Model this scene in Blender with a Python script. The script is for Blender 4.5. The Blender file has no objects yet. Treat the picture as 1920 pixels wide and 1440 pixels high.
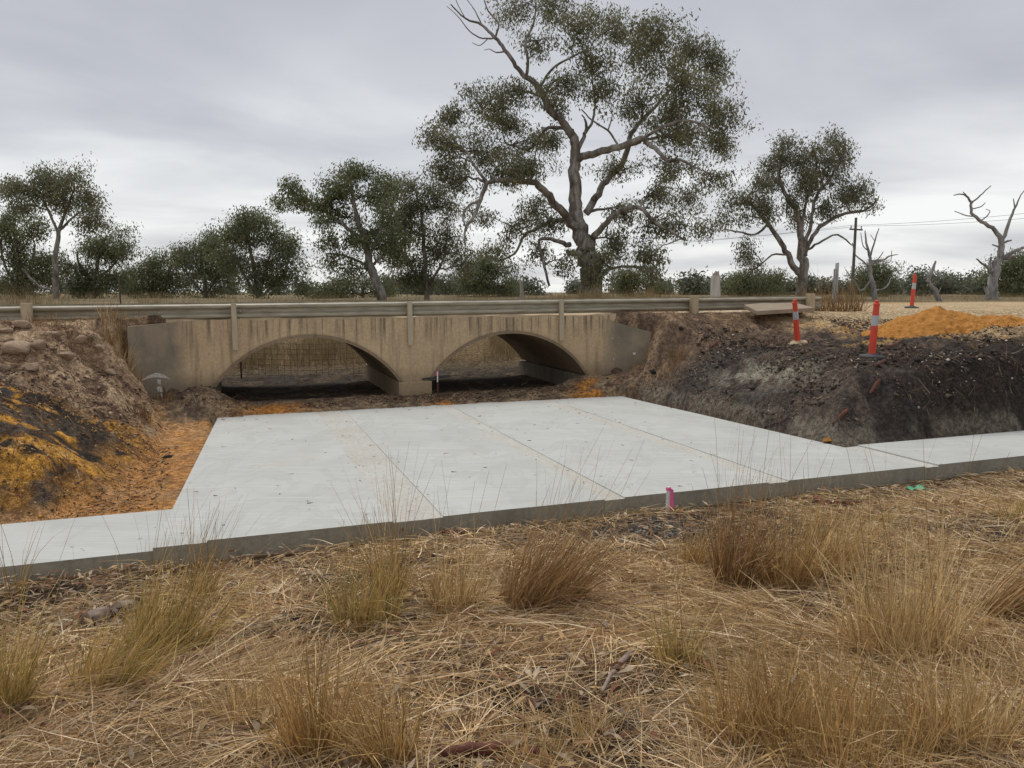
import bpy, bmesh, math, random
import numpy as np
from mathutils import Vector, Matrix
R = math.radians
rng = np.random.default_rng(7)
random.seed(7)
sc = bpy.context.scene
col = sc.collection

# ------------------------------------------------------------------ camera
F_PX = 1420.0; HOR = 548.0
PITCH = math.atan((720.0 - HOR) / F_PX)
cam_d = bpy.data.cameras.new('camera'); cam = bpy.data.objects.new('camera', cam_d); col.objects.link(cam)
cam_d.sensor_width = 36.0; cam_d.lens = 36.0 * F_PX / 1920.0
cam_d.clip_start = 0.05; cam_d.clip_end = 3000.0
cam.location = (0, 0, 0); cam.rotation_euler = (math.pi / 2 - PITCH, 0, 0)
sc.camera = cam

# ------------------------------------------------------------------ world and sun
SUN_EL, SUN_AZ = R(62), R(-25)          # azimuth measured from +Y towards +X
w = bpy.data.worlds.new('World'); sc.world = w; w.use_nodes = True
nt = w.node_tree; nt.nodes.clear(); N = nt.nodes.new; L = nt.links.new
def mth(op, a, b=None, c=None, clamp=False, tree=None):
    tr = tree or nt
    n = tr.nodes.new('ShaderNodeMath'); n.operation = op; n.use_clamp = clamp
    for i, x in enumerate((a, b, c)):
        if x is None: continue
        if isinstance(x, (int, float)): n.inputs[i].default_value = x
        else: tr.links.new(x, n.inputs[i])
    return n.outputs[0]
sky = N('ShaderNodeTexSky'); sky.sky_type = 'NISHITA'; sky.sun_disc = False
sky.sun_elevation = SUN_EL; sky.sun_rotation = SUN_AZ
bg1 = N('ShaderNodeBackground'); bg1.inputs[1].default_value = 0.1; L(sky.outputs[0], bg1.inputs[0])
tc = N('ShaderNodeTexCoord'); sp = N('ShaderNodeSeparateXYZ'); L(tc.outputs['Generated'], sp.inputs[0])
zc = mth('MAXIMUM', sp.outputs[2], 0.0); zz = mth('ADD', zc, 0.10)
cx = mth('DIVIDE', sp.outputs[0], zz); cy = mth('DIVIDE', sp.outputs[1], zz)
cb = N('ShaderNodeCombineXYZ'); L(cx, cb.inputs[0]); L(mth('MULTIPLY', cy, 1.25), cb.inputs[1])
n1 = N('ShaderNodeTexNoise'); n1.inputs['Scale'].default_value = 0.55; n1.inputs['Detail'].default_value = 7
n1.inputs['Roughness'].default_value = 0.48; n1.inputs['Distortion'].default_value = 0.5; L(cb.outputs[0], n1.inputs['Vector'])
n2 = N('ShaderNodeTexNoise'); n2.inputs['Scale'].default_value = 0.22; n2.inputs['Detail'].default_value = 3
L(cb.outputs[0], n2.inputs['Vector'])
s = mth('ADD', mth('MULTIPLY', n1.outputs[0], 0.60), mth('MULTIPLY', n2.outputs[0], 0.40))
# low clouds thin out towards the horizon
hz = N('ShaderNodeMapRange'); L(zc, hz.inputs[0]); hz.inputs[1].default_value = 0.0; hz.inputs[2].default_value = 0.36
hz.inputs[3].default_value = 0.17; hz.inputs[4].default_value = -0.06
s2 = mth('ADD', s, hz.outputs[0])
cr = N('ShaderNodeValToRGB'); L(s2, cr.inputs[0])
e = cr.color_ramp.elements
e[0].position = 0.36; e[0].color = (0.325, 0.335, 0.37, 1)
e[1].position = 0.70; e[1].color = (0.72, 0.725, 0.715, 1)
m = e.new(0.53); m.color = (0.475, 0.48, 0.50, 1)
bg2 = N('ShaderNodeBackground'); bg2.inputs[1].default_value = 1.0; L(cr.outputs[0], bg2.inputs[0])
mx = N('ShaderNodeMixShader'); mx.inputs[0].default_value = 0.93
L(bg1.outputs[0], mx.inputs[1]); L(bg2.outputs[0], mx.inputs[2])
ow = N('ShaderNodeOutputWorld'); L(mx.outputs[0], ow.inputs[0])
sd = bpy.data.lights.new('sun', 'SUN'); sd.energy = 1.5; sd.angle = R(25); sd.color = (1.0, 0.97, 0.92)
so = bpy.data.objects.new('sun', sd); col.objects.link(so)
sdir = Vector((math.sin(SUN_AZ) * math.cos(SUN_EL), math.cos(SUN_AZ) * math.cos(SUN_EL), math.sin(SUN_EL)))
so.rotation_euler = (-sdir).to_track_quat('-Z', 'Y').to_euler(); so.location = (0, 0, 30)
vs = sc.view_settings; vs.view_transform = 'Standard'; vs.look = 'None'; vs.exposure = 0.42; vs.gamma = 1.0
vs.use_curve_mapping = False

# ------------------------------------------------------------------ frames and pixels
TH = R(20); CT, ST = math.cos(TH), math.sin(TH); OX, OY = -1.9, 14.8      # road-aligned frame: u along the road, v across it
def W(u, v, z=0.0): return (OX + u * CT - v * ST, OY + u * ST + v * CT, z)
def UV(x, y): return (x - OX) * CT + (y - OY) * ST, -(x - OX) * ST + (y - OY) * CT
CP, SP = math.cos(PITCH), math.sin(PITCH)
def ray(px, py):
    xc = (px - 960) / F_PX; yc = -(py - 720) / F_PX
    return np.array((xc, CP + yc * SP, -SP + yc * CP))
def at(px, py, d):                      # the point seen at a pixel of the photograph, d metres out
    r = ray(px, py); return r * (d / r[1])

# ------------------------------------------------------------------ noise
def _hash(ix, iy, seed):
    h = (ix.astype(np.int64) * 374761393 + iy.astype(np.int64) * 668265263 + seed * 974634777) & 0xFFFFFFFF
    h = ((h ^ (h >> 13)) * 1274126177) & 0xFFFFFFFF
    return ((h ^ (h >> 16)) & 0xFFFF) / 65535.0
def vnoise(x, y, seed=0):
    x = np.asarray(x, float); y = np.asarray(y, float)
    ix = np.floor(x); iy = np.floor(y); fx = x - ix; fy = y - iy
    fx = fx * fx * fx * (fx * (fx * 6 - 15) + 10); fy = fy * fy * fy * (fy * (fy * 6 - 15) + 10)
    a = _hash(ix, iy, seed); b = _hash(ix + 1, iy, seed); c = _hash(ix, iy + 1, seed); d = _hash(ix + 1, iy + 1, seed)
    return (a + (b - a) * fx) * (1 - fy) + (c + (d - c) * fx) * fy
def fbm(x, y, sc_, octv=4, seed=0, gain=0.5):
    t = 0; a = 1; n = 0
    for k in range(octv):
        t = t + a * vnoise(x * sc_ + 17.3 * k, y * sc_ - 9.1 * k, seed + k); n += a; a *= gain; sc_ *= 2.03
    return t / n
def sst(x, a, b):
    t = np.clip((x - a) / (b - a), 0, 1); return t * t * (3 - 2 * t)
def smin(a, b, k=0.12):
    h = np.clip(0.5 + 0.5 * (b - a) / k, 0, 1); return b + (a - b) * h - k * h * (1 - h)
def lerp(a, b, t): return a + (b - a) * t

# ------------------------------------------------------------------ terrain height
ZS = -2.10                               # top of the new concrete, relative to the eye
def H(x, y, detail=True):
    x = np.asarray(x, float); y = np.asarray(y, float)
    u, v = UV(x, y)
    floor = np.where(v < -0.6, -2.16, -2.03) + 0 * u
    floor = lerp(-2.17, -2.02, sst(v, -1.5, -0.35))
    floor = lerp(floor, -2.10, sst(v, 0.2, 0.9))
    wob = (fbm(x, y, 0.9, 3, 5) - 0.5)
    # left bank
    Lt = np.interp(v, [-9, -6.4, -4.5, -3, -2, -1, -0.2, 0.3], [-1.75, -1.5, -1.33, -1.17, -0.93, -0.62, -0.47, -0.47])
    kl = np.interp(v, [-6.5, -4, -2.4, -1.0, -0.55, -0.4], [0.85, 0.6, 0.58, 1.0, 2.0, 4.5])
    toeL = np.interp(v, [-6.5, -5.8, -2.2, -1.2, -0.65, -0.42, -0.3, -0.05, 0.1, 3.8, 4.4], [-5.2, -4.5, -4.4, -4.45, -4.6, -4.85, -4.8, -4.2, -4.0, -4.0, -4.4])
    sl = np.minimum(-(u - toeL), (v + 6.35) * 1.2) + wob * 0.45 * sst(-v, 0.8, 2.0)
    hl = smin(Lt, -2.16 + kl * sl + 0.03 * np.sin(np.clip(sl, 0, 1.0) * math.pi) , 0.25)
    # right bank
    Rt = np.interp(v, [-9, -6.5, -5.5, -2.2, -1.1, -0.2, 0.3], [-1.2, -1.12, -1.12, -1.10, -0.80, -0.47, -0.47]) + 0.085 * np.clip(u - 6.2, -2, 5) * sst(-v, 0.3, 2.5)
    Rt = np.minimum(Rt, -0.47)
    kr = np.interp(v, [-6.5, -4.5, -2.6, -1.2, -0.6, -0.42], [0.8, 0.55, 0.55, 0.9, 1.9, 4.5])
    toeR = np.interp(v, [-6.5, -1.9, -1.0, -0.65, -0.45, -0.35, -0.05, 0.1, 3.8, 4.4], [4.45, 4.4, 4.45, 4.6, 4.85, 4.8, 4.2, 4.0, 4.0, 4.4])
    sr = np.minimum(u - toeR, np.maximum(v + 6.42, -1) * (np.interp(u, [4.8, 7.2], [0.75, 2.2]) / np.maximum(kr, .1))) + wob * 0.5 * sst(-v, 0.8, 2.2)
    hr = smin(Rt, -2.14 + kr * sr + 0.18 * sst(sr, 0.0, 0.5), 0.2)
    # beyond the culvert the creek runs on between banks
    bb = np.minimum(np.interp(v, [3.8, 5.0, 6.2, 8.5, 10.5], [-2.1, -2.02, -1.7, -1.0, -0.45]), -0.45)
    inch = (u > toeL) & (u < toeR)
    bank = np.where(u < 0, hl, hr)
    h = np.where(inch, floor, bank)
    h = np.maximum(h, floor)
    back = np.where(np.abs(u) < 4.0, bb, np.maximum(bb, -2.1 + 0.55 * (np.abs(u) - 4.0)))
    back = np.minimum(back, -0.45)
    roadz = -0.47
    back = np.where(v < 4.6, np.where(np.abs(u) < 4.0, back, lerp(roadz, back, sst(v, 3.7, 5.0))), back)
    h = np.where(v > 3.7, back, h)
    # near ground in front of the concrete
    fg = np.interp(v, [-30, -16, -14.5, -12, -10, -8.6, -7.7], [-1.35, -1.5, -1.62, -1.88, -2.09, -2.24, -2.29])
    fg = fg + 0.05 * np.clip((u - 3) / 6, 0, 1) * sst(-v, 7.8, 9.0)
    h = np.where(v < -7.72, fg, np.where(v < -6.5, lerp(fg - 0.05, np.minimum(h, -2.2), sst(v, -7.7, -7.4)), h))
    # strip footprint is dug out below the concrete
    # far country
    far = sst(v, 9, 30)
    h = lerp(h, np.where(v > 9, -0.42, h), far)
    if detail:
        bankm = np.clip((h + 2.12) / 0.25, 0, 1) * sst(-v, -0.3, 0.4) * sst(v, -6.6, -6.3)
        bankm = bankm * (1 - 0.8 * sst(u, 8.5, 10.5) * sst(v, -3.8, -2))
        a = fbm(x, y, 1.3, 4, 11) - 0.5; b = np.abs(fbm(x, y, 2.6, 4, 21) - 0.5) * 2; c = fbm(x, y, 7.0, 3, 31) - 0.5
        steep = sst(-v, 0.2, 1.2)
        h = h + bankm * (0.20 * a * steep - 0.17 * (b - 0.25) * steep + 0.11 * c + 0.06 * (fbm(x, y, 13.0, 2, 35) - 0.5))
        fgm = sst(-v, 7.8, 8.3)
        h = h + fgm * (0.14 * (fbm(x, y, 0.8, 3, 41) - 0.5) + 0.05 * (fbm(x, y, 4.0, 3, 51) - 0.5))
        fl = (1 - fgm) * (1 - bankm)
        h = h + fl * (0.03 * (fbm(x, y, 3.0, 4, 61) - 0.5)) * sst(-np.abs(v - 1.9), -6.5, -2.2)
        inv = sst(v, -1.35, -0.7) * sst(-v, -0.2, 0.1) * (np.abs(u) < 4.2)
        h = h + inv * 0.16 * (fbm(x, y, 2.2, 4, 71) - 0.38)
        # mounds of dirt in the two outer corners of the arches
        h = h + 0.55 * np.exp(-(((u - 4.75) / 0.6) ** 2 + ((v + 0.75) / 0.5) ** 2)) + 0.30 * np.exp(-(((u + 4.9) / 0.5) ** 2 + ((v + 0.85) / 0.5) ** 2))
        h = np.where((v < 0) & (v > -7.7), np.minimum(h, -0.44), h)
        h = h + 0.30 * np.exp(-(((u - 3.75) / 0.6) ** 2 + ((v + 0.25) / 0.55) ** 2)) + 0.34 * np.exp(-(((u + 3.95) / 0.55) ** 2 + ((v + 0.35) / 0.5) ** 2))
        h = h + sst(v, 12, 40) * 0.5 * (fbm(x, y, 0.05, 2, 81) - 0.5)
    return h
def hit(px, py):                         # where the sight line through a pixel meets the terrain
    r = ray(px, py); t = np.linspace(1.0, 60, 6000)
    p = r[None, :] * t[:, None]; g = H(p[:, 0], p[:, 1])
    k = np.argmax(p[:, 2] < g); return np.array((p[k, 0], p[k, 1], g[k]))
def gz(x, y): return float(H(np.array([x]), np.array([y]))[0])

# ------------------------------------------------------------------ object helpers
def tag(o, label=None, cat=None, group=None, kind=None):
    if label: o['label'] = label
    if cat: o['category'] = cat
    if group: o['group'] = group
    if kind: o['kind'] = kind
    return o
def link(o, parent=None):
    col.objects.link(o)
    if parent is not None:
        o.parent = parent; o.matrix_parent_inverse = parent.matrix_basis.inverted()
    return o
def empty(name, loc=(0, 0, 0)):
    o = bpy.data.objects.new(name, None); o.location = Vector([float(a) for a in loc]); o.empty_display_size = 0.2
    col.objects.link(o); return o
def np_mesh(name, V, Fc, mat, parent=None, colors=None, smooth=False):
    V = np.asarray(V, np.float32); Fc = np.asarray(Fc, np.int32); k = Fc.shape[1]
    me = bpy.data.meshes.new(name)
    me.vertices.add(len(V)); me.vertices.foreach_set('co', V.ravel())
    me.loops.add(Fc.size); me.loops.foreach_set('vertex_index', Fc.ravel())
    me.polygons.add(len(Fc)); me.polygons.foreach_set('loop_start', np.arange(0, Fc.size, k, dtype=np.int32))
    me.polygons.foreach_set('loop_total', np.full(len(Fc), k, np.int32))
    if smooth: me.polygons.foreach_set('use_smooth', np.ones(len(Fc), bool))
    if colors is not None:
        ca = me.color_attributes.new('Col', 'FLOAT_COLOR', 'POINT')
        c4 = np.ones((len(V), 4), np.float32); c4[:, :3] = colors; ca.data.foreach_set('color', c4.ravel())
    me.update(calc_edges=True); me.validate()
    if mat: me.materials.append(mat)
    return link(bpy.data.objects.new(name, me), parent)
class MB:
    def __init__(s): s.v = []; s.f = []; s.mi = []; s.n = 0
    def add(s, v, f, mi=0):
        o = len(s.v); s.v += [tuple(map(float, p)) for p in v]; s.f += [tuple(o + i for i in q) for q in f]; s.mi += [mi] * len(f)
    def box(s, c, size, M=None, mi=0):
        x, y, z = [a / 2 for a in size]
        p = [Vector((i * x, j * y, k * z)) for i in (-1, 1) for j in (-1, 1) for k in (-1, 1)]
        if M is not None: p = [M @ q for q in p]
        p = [q + Vector([float(a) for a in c]) for q in p]
        s.add(p, [(0, 1, 3, 2), (4, 6, 7, 5), (0, 4, 5, 1), (2, 3, 7, 6), (0, 2, 6, 4), (1, 5, 7, 3)], mi)
    def uvbox(s, u0, u1, v0, v1, z0, z1, mi=0, n=1):
        p = [W(u, v, z) for u in (u0, u1) for v in (v0, v1) for z in (z0, z1)]
        s.add(p, [(0, 1, 3, 2), (4, 6, 7, 5), (0, 4, 5, 1), (2, 3, 7, 6), (0, 2, 6, 4), (1, 5, 7, 3)], mi)
    def tube(s, pts, rad, n=6, cap=True, mi=0):
        P = [Vector([float(a) for a in p]) for p in pts]
        if not hasattr(rad, '__len__'): rad = [rad] * len(P)
        V = []; Fq = []
        for i, p in enumerate(P):
            t = (P[min(i + 1, len(P) - 1)] - P[max(i - 1, 0)])
            if t.length < 1e-9: t = Vector((0, 0, 1))
            t.normalize()
            a = Vector((0, 1, 0)) if abs(t.y) < 0.9 else Vector((1, 0, 0))
            a = (a - t * a.dot(t)).normalized(); b = t.cross(a)
            for k in range(n):
                q = 2 * math.pi * k / n; V.append(p + (a * math.cos(q) + b * math.sin(q)) * rad[i])
        for i in range(len(P) - 1):
            for k in range(n):
                Fq.append((i * n + k, i * n + (k + 1) % n, (i + 1) * n + (k + 1) % n, (i + 1) * n + k))
        if cap:
            Fq.append(tuple(range(n - 1, -1, -1))); Fq.append(tuple((len(P) - 1) * n + k for k in range(n)))
        s.add(V, Fq, mi)
    def lathe(s, prof, n=20, M=None, mi=0):            # prof: (radius, z)
        V = []; Fq = []
        for r_, z in prof:
            for k in range(n):
                q = 2 * math.pi * k / n; p = Vector((r_ * math.cos(q), r_ * math.sin(q), z)); V.append(M @ p if M is not None else p)
        for i in range(len(prof) - 1):
            for k in range(n): Fq.append((i * n + k, i * n + (k + 1) % n, (i + 1) * n + (k + 1) % n, (i + 1) * n + k))
        Fq.append(tuple(range(n - 1, -1, -1))); Fq.append(tuple((len(prof) - 1) * n + k for k in range(n)))
        s.add(V, Fq, mi)
    def build(s, name, mats, parent=None, smooth=False, bevel=0.0):
        me = bpy.data.meshes.new(name); me.from_pydata(s.v, [], s.f); me.update()
        for m_ in (mats if isinstance(mats, (list, tuple)) else [mats]): me.materials.append(m_)
        me.polygons.foreach_set('material_index', s.mi)
        bm = bmesh.new(); bm.from_mesh(me); bmesh.ops.recalc_face_normals(bm, faces=bm.faces)
        if bevel > 0:
            ed = [e_ for e_ in bm.edges if len(e_.link_faces) == 2 and e_.calc_face_angle(0) > 0.6]
            bmesh.ops.bevel(bm, geom=ed, offset=bevel, segments=2, affect='EDGES', profile=0.6)
        bm.to_mesh(me); bm.free()
        if smooth: me.polygons.foreach_set('use_smooth', [True] * len(me.polygons))
        return link(bpy.data.objects.new(name, me), parent)

# ------------------------------------------------------------------ materials
def new_mat(name):
    m_ = bpy.data.materials.new(name); m_.use_nodes = True; t = m_.node_tree
    b = t.nodes['Principled BSDF']; return m_, t, b
def tnoise(t, vec, scale, detail=4, rough=0.55, dist=0.0):
    n = t.nodes.new('ShaderNodeTexNoise'); n.inputs['Scale'].default_value = scale; n.inputs['Detail'].default_value = detail
    n.inputs['Roughness'].default_value = rough; n.inputs['Distortion'].default_value = dist
    if vec is not None: t.links.new(vec, n.inputs['Vector'])
    return n.outputs[0]
def tmap(t, kind='Object', scale=(1, 1, 1), rot=(0, 0, 0)):
    c = t.nodes.new('ShaderNodeTexCoord'); m_ = t.nodes.new('ShaderNodeMapping'); t.links.new(c.outputs[kind], m_.inputs[0])
    m_.inputs['Scale'].default_value = scale; m_.inputs['Rotation'].default_value = rot; return m_.outputs[0]
def tramp(t, fac, stops):
    r_ = t.nodes.new('ShaderNodeValToRGB'); t.links.new(fac, r_.inputs[0]); el = r_.color_ramp.elements
    while len(el) > 1: el.remove(el[-1])
    el[0].position = stops[0][0]; el[0].color = (*stops[0][1], 1)
    for p, c in stops[1:]:
        x = el.new(p); x.color = (*c, 1)
    return r_.outputs[0]
def tmix(t, fac, a, b, mode='MIX'):
    n = t.nodes.new('ShaderNodeMix'); n.data_type = 'RGBA'; n.blend_type = mode
    for sock, x in ((n.inputs[0], fac), (n.inputs[6], a), (n.inputs[7], b)):
        if isinstance(x, (int, float)): sock.default_value = x
        elif isinstance(x, tuple): sock.default_value = (*x, 1)
        else: t.links.new(x, sock)
    return n.outputs[2]
def tbump(t, b, h, strength, dist):
    n = t.nodes.new('ShaderNodeBump'); n.inputs['Strength'].default_value = strength; n.inputs['Distance'].default_value = dist
    t.links.new(h, n.inputs['Height']); t.links.new(n.outputs[0], b.inputs['Normal'])
def gray(v_): return (v_, v_, v_)

def mat_ground():
    m_, t, b = new_mat('soil'); b.inputs['Roughness'].default_value = 0.95; b.inputs['Specular IOR Level'].default_value = 0.15
    a = t.nodes.new('ShaderNodeAttribute'); a.attribute_name = 'Col'
    v_ = tmap(t)
    n_a = tnoise(t, v_, 14, 5, 0.65); n_b = tnoise(t, v_, 70, 4, 0.7)
    f = mth('ADD', mth('MULTIPLY', n_a, 0.9, tree=t), mth('MULTIPLY', n_b, 0.9, tree=t), tree=t)
    k = tramp(t, f, [(0.55, gray(0.32)), (0.88, gray(1.0)), (1.2, gray(2.0))])
    c = tmix(t, 1.0, a.outputs['Color'], k, 'MULTIPLY')
    t.links.new(c, b.inputs['Base Color'])
    tbump(t, b, f, 1.0, 0.05); return m_
def mat_vcol(name, rough=0.8, transl=0.0, spec=0.2):
    m_, t, b = new_mat(name); b.inputs['Roughness'].default_value = rough; b.inputs['Specular IOR Level'].default_value = spec
    a = t.nodes.new('ShaderNodeAttribute'); a.attribute_name = 'Col'
    n_a = tnoise(t, tmap(t), 30, 2)
    c = tmix(t, 1.0, a.outputs['Color'], tramp(t, n_a, [(0.3, gray(0.8)), (0.7, gray(1.2))]), 'MULTIPLY')
    t.links.new(c, b.inputs['Base Color'])
    if transl > 0:
        o = t.nodes['Material Output']; tr = t.nodes.new('ShaderNodeBsdfTranslucent'); t.links.new(c, tr.inputs[0])
        mx_ = t.nodes.new('ShaderNodeMixShader'); mx_.inputs[0].default_value = transl
        t.links.new(b.outputs[0], mx_.inputs[1]); t.links.new(tr.outputs[0], mx_.inputs[2]); t.links.new(mx_.outputs[0], o.inputs[0])
    return m_
def mat_concrete(name, base, dark, stain, streak=0.5, scale=1.0, rough=0.85):
    m_, t, b = new_mat(name); b.inputs['Roughness'].default_value = rough; b.inputs['Specular IOR Level'].default_value = 0.25
    v_ = tmap(t, scale=(scale,) * 3)
    big = tnoise(t, v_, 1.1, 5, 0.6); fine = tnoise(t, v_, 22, 5, 0.7)
    c = tmix(t, tramp(t, big, [(0.35, gray(0)), (0.7, gray(1))]), base, dark)
    if streak > 0:
        st = tnoise(t, tmap(t, scale=(5 * scale, 5 * scale, 0.35 * scale)), 1.6, 5, 0.65)
        c = tmix(t, tramp(t, st, [(0.50, gray(0)), (0.72, gray(streak))]), c, stain)
    if streak > 0.55:                     # dark runs below the deck, tide mark at the foot
        g = t.nodes.new('ShaderNodeNewGeometry'); sx = t.nodes.new('ShaderNodeSeparateXYZ'); t.links.new(g.outputs['Position'], sx.inputs[0])
        zt = mth('ADD', sx.outputs[2], mth('MULTIPLY', big, 0.5, tree=t), tree=t)
        run = tnoise(t, tmap(t, scale=(4, 4, 0.12)), 3.2, 5, 0.7)
        top = tramp(t, mth('MULTIPLY', mth('SUBTRACT', zt, -0.75, tree=t), 2.0, tree=t), [(0.0, gray(0)), (0.7, gray(1))])
        rm = tmix(t, 1.0, top, tramp(t, run, [(0.50, gray(0)), (0.62, gray(0.75))]), 'MULTIPLY')
        c = tmix(t, rm, c, (0.10, 0.085, 0.065))
        c = tmix(t, tramp(t, mth('MULTIPLY', mth('SUBTRACT', -1.18, zt, tree=t), 2.2, tree=t), [(0.0, gray(0)), (0.6, gray(0.55))]), c, (0.23, 0.17, 0.11))
    c = tmix(t, 1.0, c, tramp(t, fine, [(0.25, gray(0.75)), (0.75, gray(1.2))]), 'MULTIPLY')
    t.links.new(c, b.inputs['Base Color'])
    tbump(t, b, fine, 0.35, 0.01); return m_
def mat_slab():
    m_, t, b = new_mat('new_concrete'); b.inputs['Roughness'].default_value = 0.75; b.inputs['Specular IOR Level'].default_value = 0.3
    rot = (0, 0, -TH)
    v_ = tmap(t); br = tmap(t, scale=(0.9, 14, 1), rot=rot)
    big = tnoise(t, v_, 0.8, 5, 0.6, 0.4); brush = tnoise(t, br, 2.0, 5, 0.7); fine = tnoise(t, v_, 60, 3, 0.6)
    c = tmix(t, tramp(t, big, [(0.36, gray(0)), (0.66, gray(1))]), (0.54, 0.545, 0.51), (0.475, 0.48, 0.445))
    c = tmix(t, tramp(t, tnoise(t, v_, 1.7, 4, 0.6, 1.0), [(0.58, gray(0)), (0.75, gray(0.5))]), c, (0.50, 0.45, 0.37))
    c = tmix(t, 1.0, c, tramp(t, brush, [(0.25, gray(0.86)), (0.75, gray(1.08))]), 'MULTIPLY')
    c = tmix(t, tramp(t, tnoise(t, tmap(t, scale=(1, 0.55, 1), rot=rot), 1.3, 6, 0.62, 1.6), [(0.50, gray(0)), (0.53, gray(0.55)), (0.60, gray(0.15))]), c, (0.43, 0.43, 0.40))
    c = tmix(t, tramp(t, tnoise(t, tmap(t, scale=(0.35, 6, 1), rot=rot), 1.8, 6, 0.7), [(0.58, gray(0)), (0.64, gray(0.5))]), c, (0.60, 0.60, 0.57))
    sp_ = tnoise(t, v_, 9, 2, 0.5)
    c = tmix(t, tramp(t, sp_, [(0.735, gray(0)), (0.76, gray(0.75))]), c, (0.22, 0.20, 0.17))
    t.links.new(c, b.inputs['Base Color'])
    tbump(t, b, mth('ADD', mth('MULTIPLY', brush, 0.6, tree=t), mth('MULTIPLY', fine, 0.3, tree=t), tree=t), 0.25, 0.006); return m_
def mat_simple(name, c0, c1, scale=8, rough=0.6, metal=0.0, bump=0.2, stretch=(1, 1, 1), bd=0.01):
    m_, t, b = new_mat(name); b.inputs['Roughness'].default_value = rough; b.inputs['Metallic'].default_value = metal
    n_ = tnoise(t, tmap(t, scale=stretch), scale, 5, 0.65)
    t.links.new(tramp(t, n_, [(0.32, c0), (0.68, c1)]), b.inputs['Base Color'])
    if bump: tbump(t, b, n_, bump, bd)
    return m_
def mat_bark(name, a_, b_, c_, scale=1.0):
    m_, t, b = new_mat(name); b.inputs['Roughness'].default_value = 0.85; b.inputs['Specular IOR Level'].default_value = 0.15
    v_ = tmap(t, scale=(1.0 * scale, 1.0 * scale, 0.35 * scale))
    n_ = tnoise(t, v_, 2.2, 6, 0.7, 0.6); f = tnoise(t, tmap(t, scale=(1, 1, 0.15)), 22, 4, 0.7)
    c = tramp(t, n_, [(0.36, a_), (0.50, b_), (0.62, c_)])
    c = tmix(t, 1.0, c, tramp(t, f, [(0.3, gray(0.7)), (0.7, gray(1.2))]), 'MULTIPLY')
    t.links.new(c, b.inputs['Base Color']); tbump(t, b, f, 0.5, 0.03); return m_

M_SOIL = mat_ground()
M_LEAF = mat_vcol('leaf', 0.5, 0.35, 0.4)
M_STRAW = mat_vcol('straw', 0.75, 0.15, 0.2)
M_RUB = mat_vcol('rubble', 0.92, 0.0, 0.15)
M_WALL = mat_concrete('old_concrete', (0.58, 0.43, 0.265), (0.46, 0.34, 0.21), (0.22, 0.17, 0.115), 0.7)
def mat_wing():                          # the headwall's concrete, blended to a darker mottled grey away from the arches
    m_ = M_WALL.copy(); m_.name = 'grey_wing_concrete'; t = m_.node_tree; b = t.nodes['Principled BSDF']
    src = b.inputs['Base Color'].links[0].from_socket
    g = t.nodes.new('ShaderNodeNewGeometry'); d_ = t.nodes.new('ShaderNodeVectorMath'); d_.operation = 'DOT_PRODUCT'; t.links.new(g.outputs['Position'], d_.inputs[0]); d_.inputs[1].default_value = (CT, ST, 0)
    u_ = mth('ABSOLUTE', mth('SUBTRACT', d_.outputs['Value'], OX * CT + OY * ST, tree=t), tree=t)
    n_ = tnoise(t, tmap(t), 3.0, 5, 0.65)
    f = mth('ADD', mth('MULTIPLY', mth('SUBTRACT', u_, 4.02, tree=t), 1.9, tree=t), mth('MULTIPLY', mth('SUBTRACT', n_, 0.5, tree=t), 0.6, tree=t), tree=t)
    f = tramp(t, f, [(0.05, gray(0)), (0.6, gray(0.9))])
    c = tmix(t, f, src, tramp(t, tnoise(t, tmap(t), 2.0, 6, 0.7), [(0.35, (0.17, 0.15, 0.12)), (0.65, (0.30, 0.245, 0.175))]))
    t.links.new(c, b.inputs['Base Color']); return m_
M_WING = mat_wing()
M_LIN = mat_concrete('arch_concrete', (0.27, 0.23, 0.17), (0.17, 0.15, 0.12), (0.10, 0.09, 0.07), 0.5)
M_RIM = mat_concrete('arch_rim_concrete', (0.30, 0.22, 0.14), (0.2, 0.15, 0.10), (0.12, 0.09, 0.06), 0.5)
M_SLAB = mat_slab()
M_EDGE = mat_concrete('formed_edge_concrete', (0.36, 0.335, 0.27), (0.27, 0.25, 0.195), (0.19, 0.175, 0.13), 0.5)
M_BAND = mat_concrete('sanded_joint_concrete', (0.53, 0.525, 0.48), (0.49, 0.455, 0.39), (0.5, 0.42, 0.3), 0.0, 1.2)
M_RAIL = mat_simple('dusty_galvanised_steel', (0.25, 0.22, 0.155), (0.44, 0.395, 0.30), 5, 0.55, 0.1, 0.1, (0.6, 0.6, 4))
M_POST = mat_simple('weathered_post_timber', (0.40, 0.31, 0.19), (0.56, 0.46, 0.31), 10, 0.85, 0, 0.3, (1, 1, 0.15))
M_STEELPOST = mat_simple('dusty_post_steel', (0.40, 0.33, 0.23), (0.50, 0.42, 0.30), 10, 0.7, 0.1, 0.1, (1, 1, 0.2))
M_ORANGE = mat_simple('orange_plastic', (0.56, 0.075, 0.04), (0.78, 0.06, 0.025), 14, 0.5, 0, 0.0)
M_BAND2 = mat_simple('reflective_band', (0.42, 0.44, 0.46), (0.52, 0.54, 0.56), 25, 0.35, 0.2, 0.05)
M_RUBBER = mat_simple('black_rubber', (0.04, 0.04, 0.042), (0.09, 0.088, 0.085), 12, 0.8, 0, 0.2)
M_SANDY = mat_simple('sand_covered_rubber', (0.35, 0.26, 0.16), (0.48, 0.38, 0.25), 20, 0.95, 0, 0.2)
M_WHITE = mat_simple('white_paint', (0.62, 0.60, 0.56), (0.78, 0.77, 0.74), 30, 0.7, 0, 0.1)
M_PINK = mat_simple('pink_tape', (0.85, 0.10, 0.32), (0.9, 0.16, 0.40), 10, 0.5, 0, 0.0)
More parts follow.
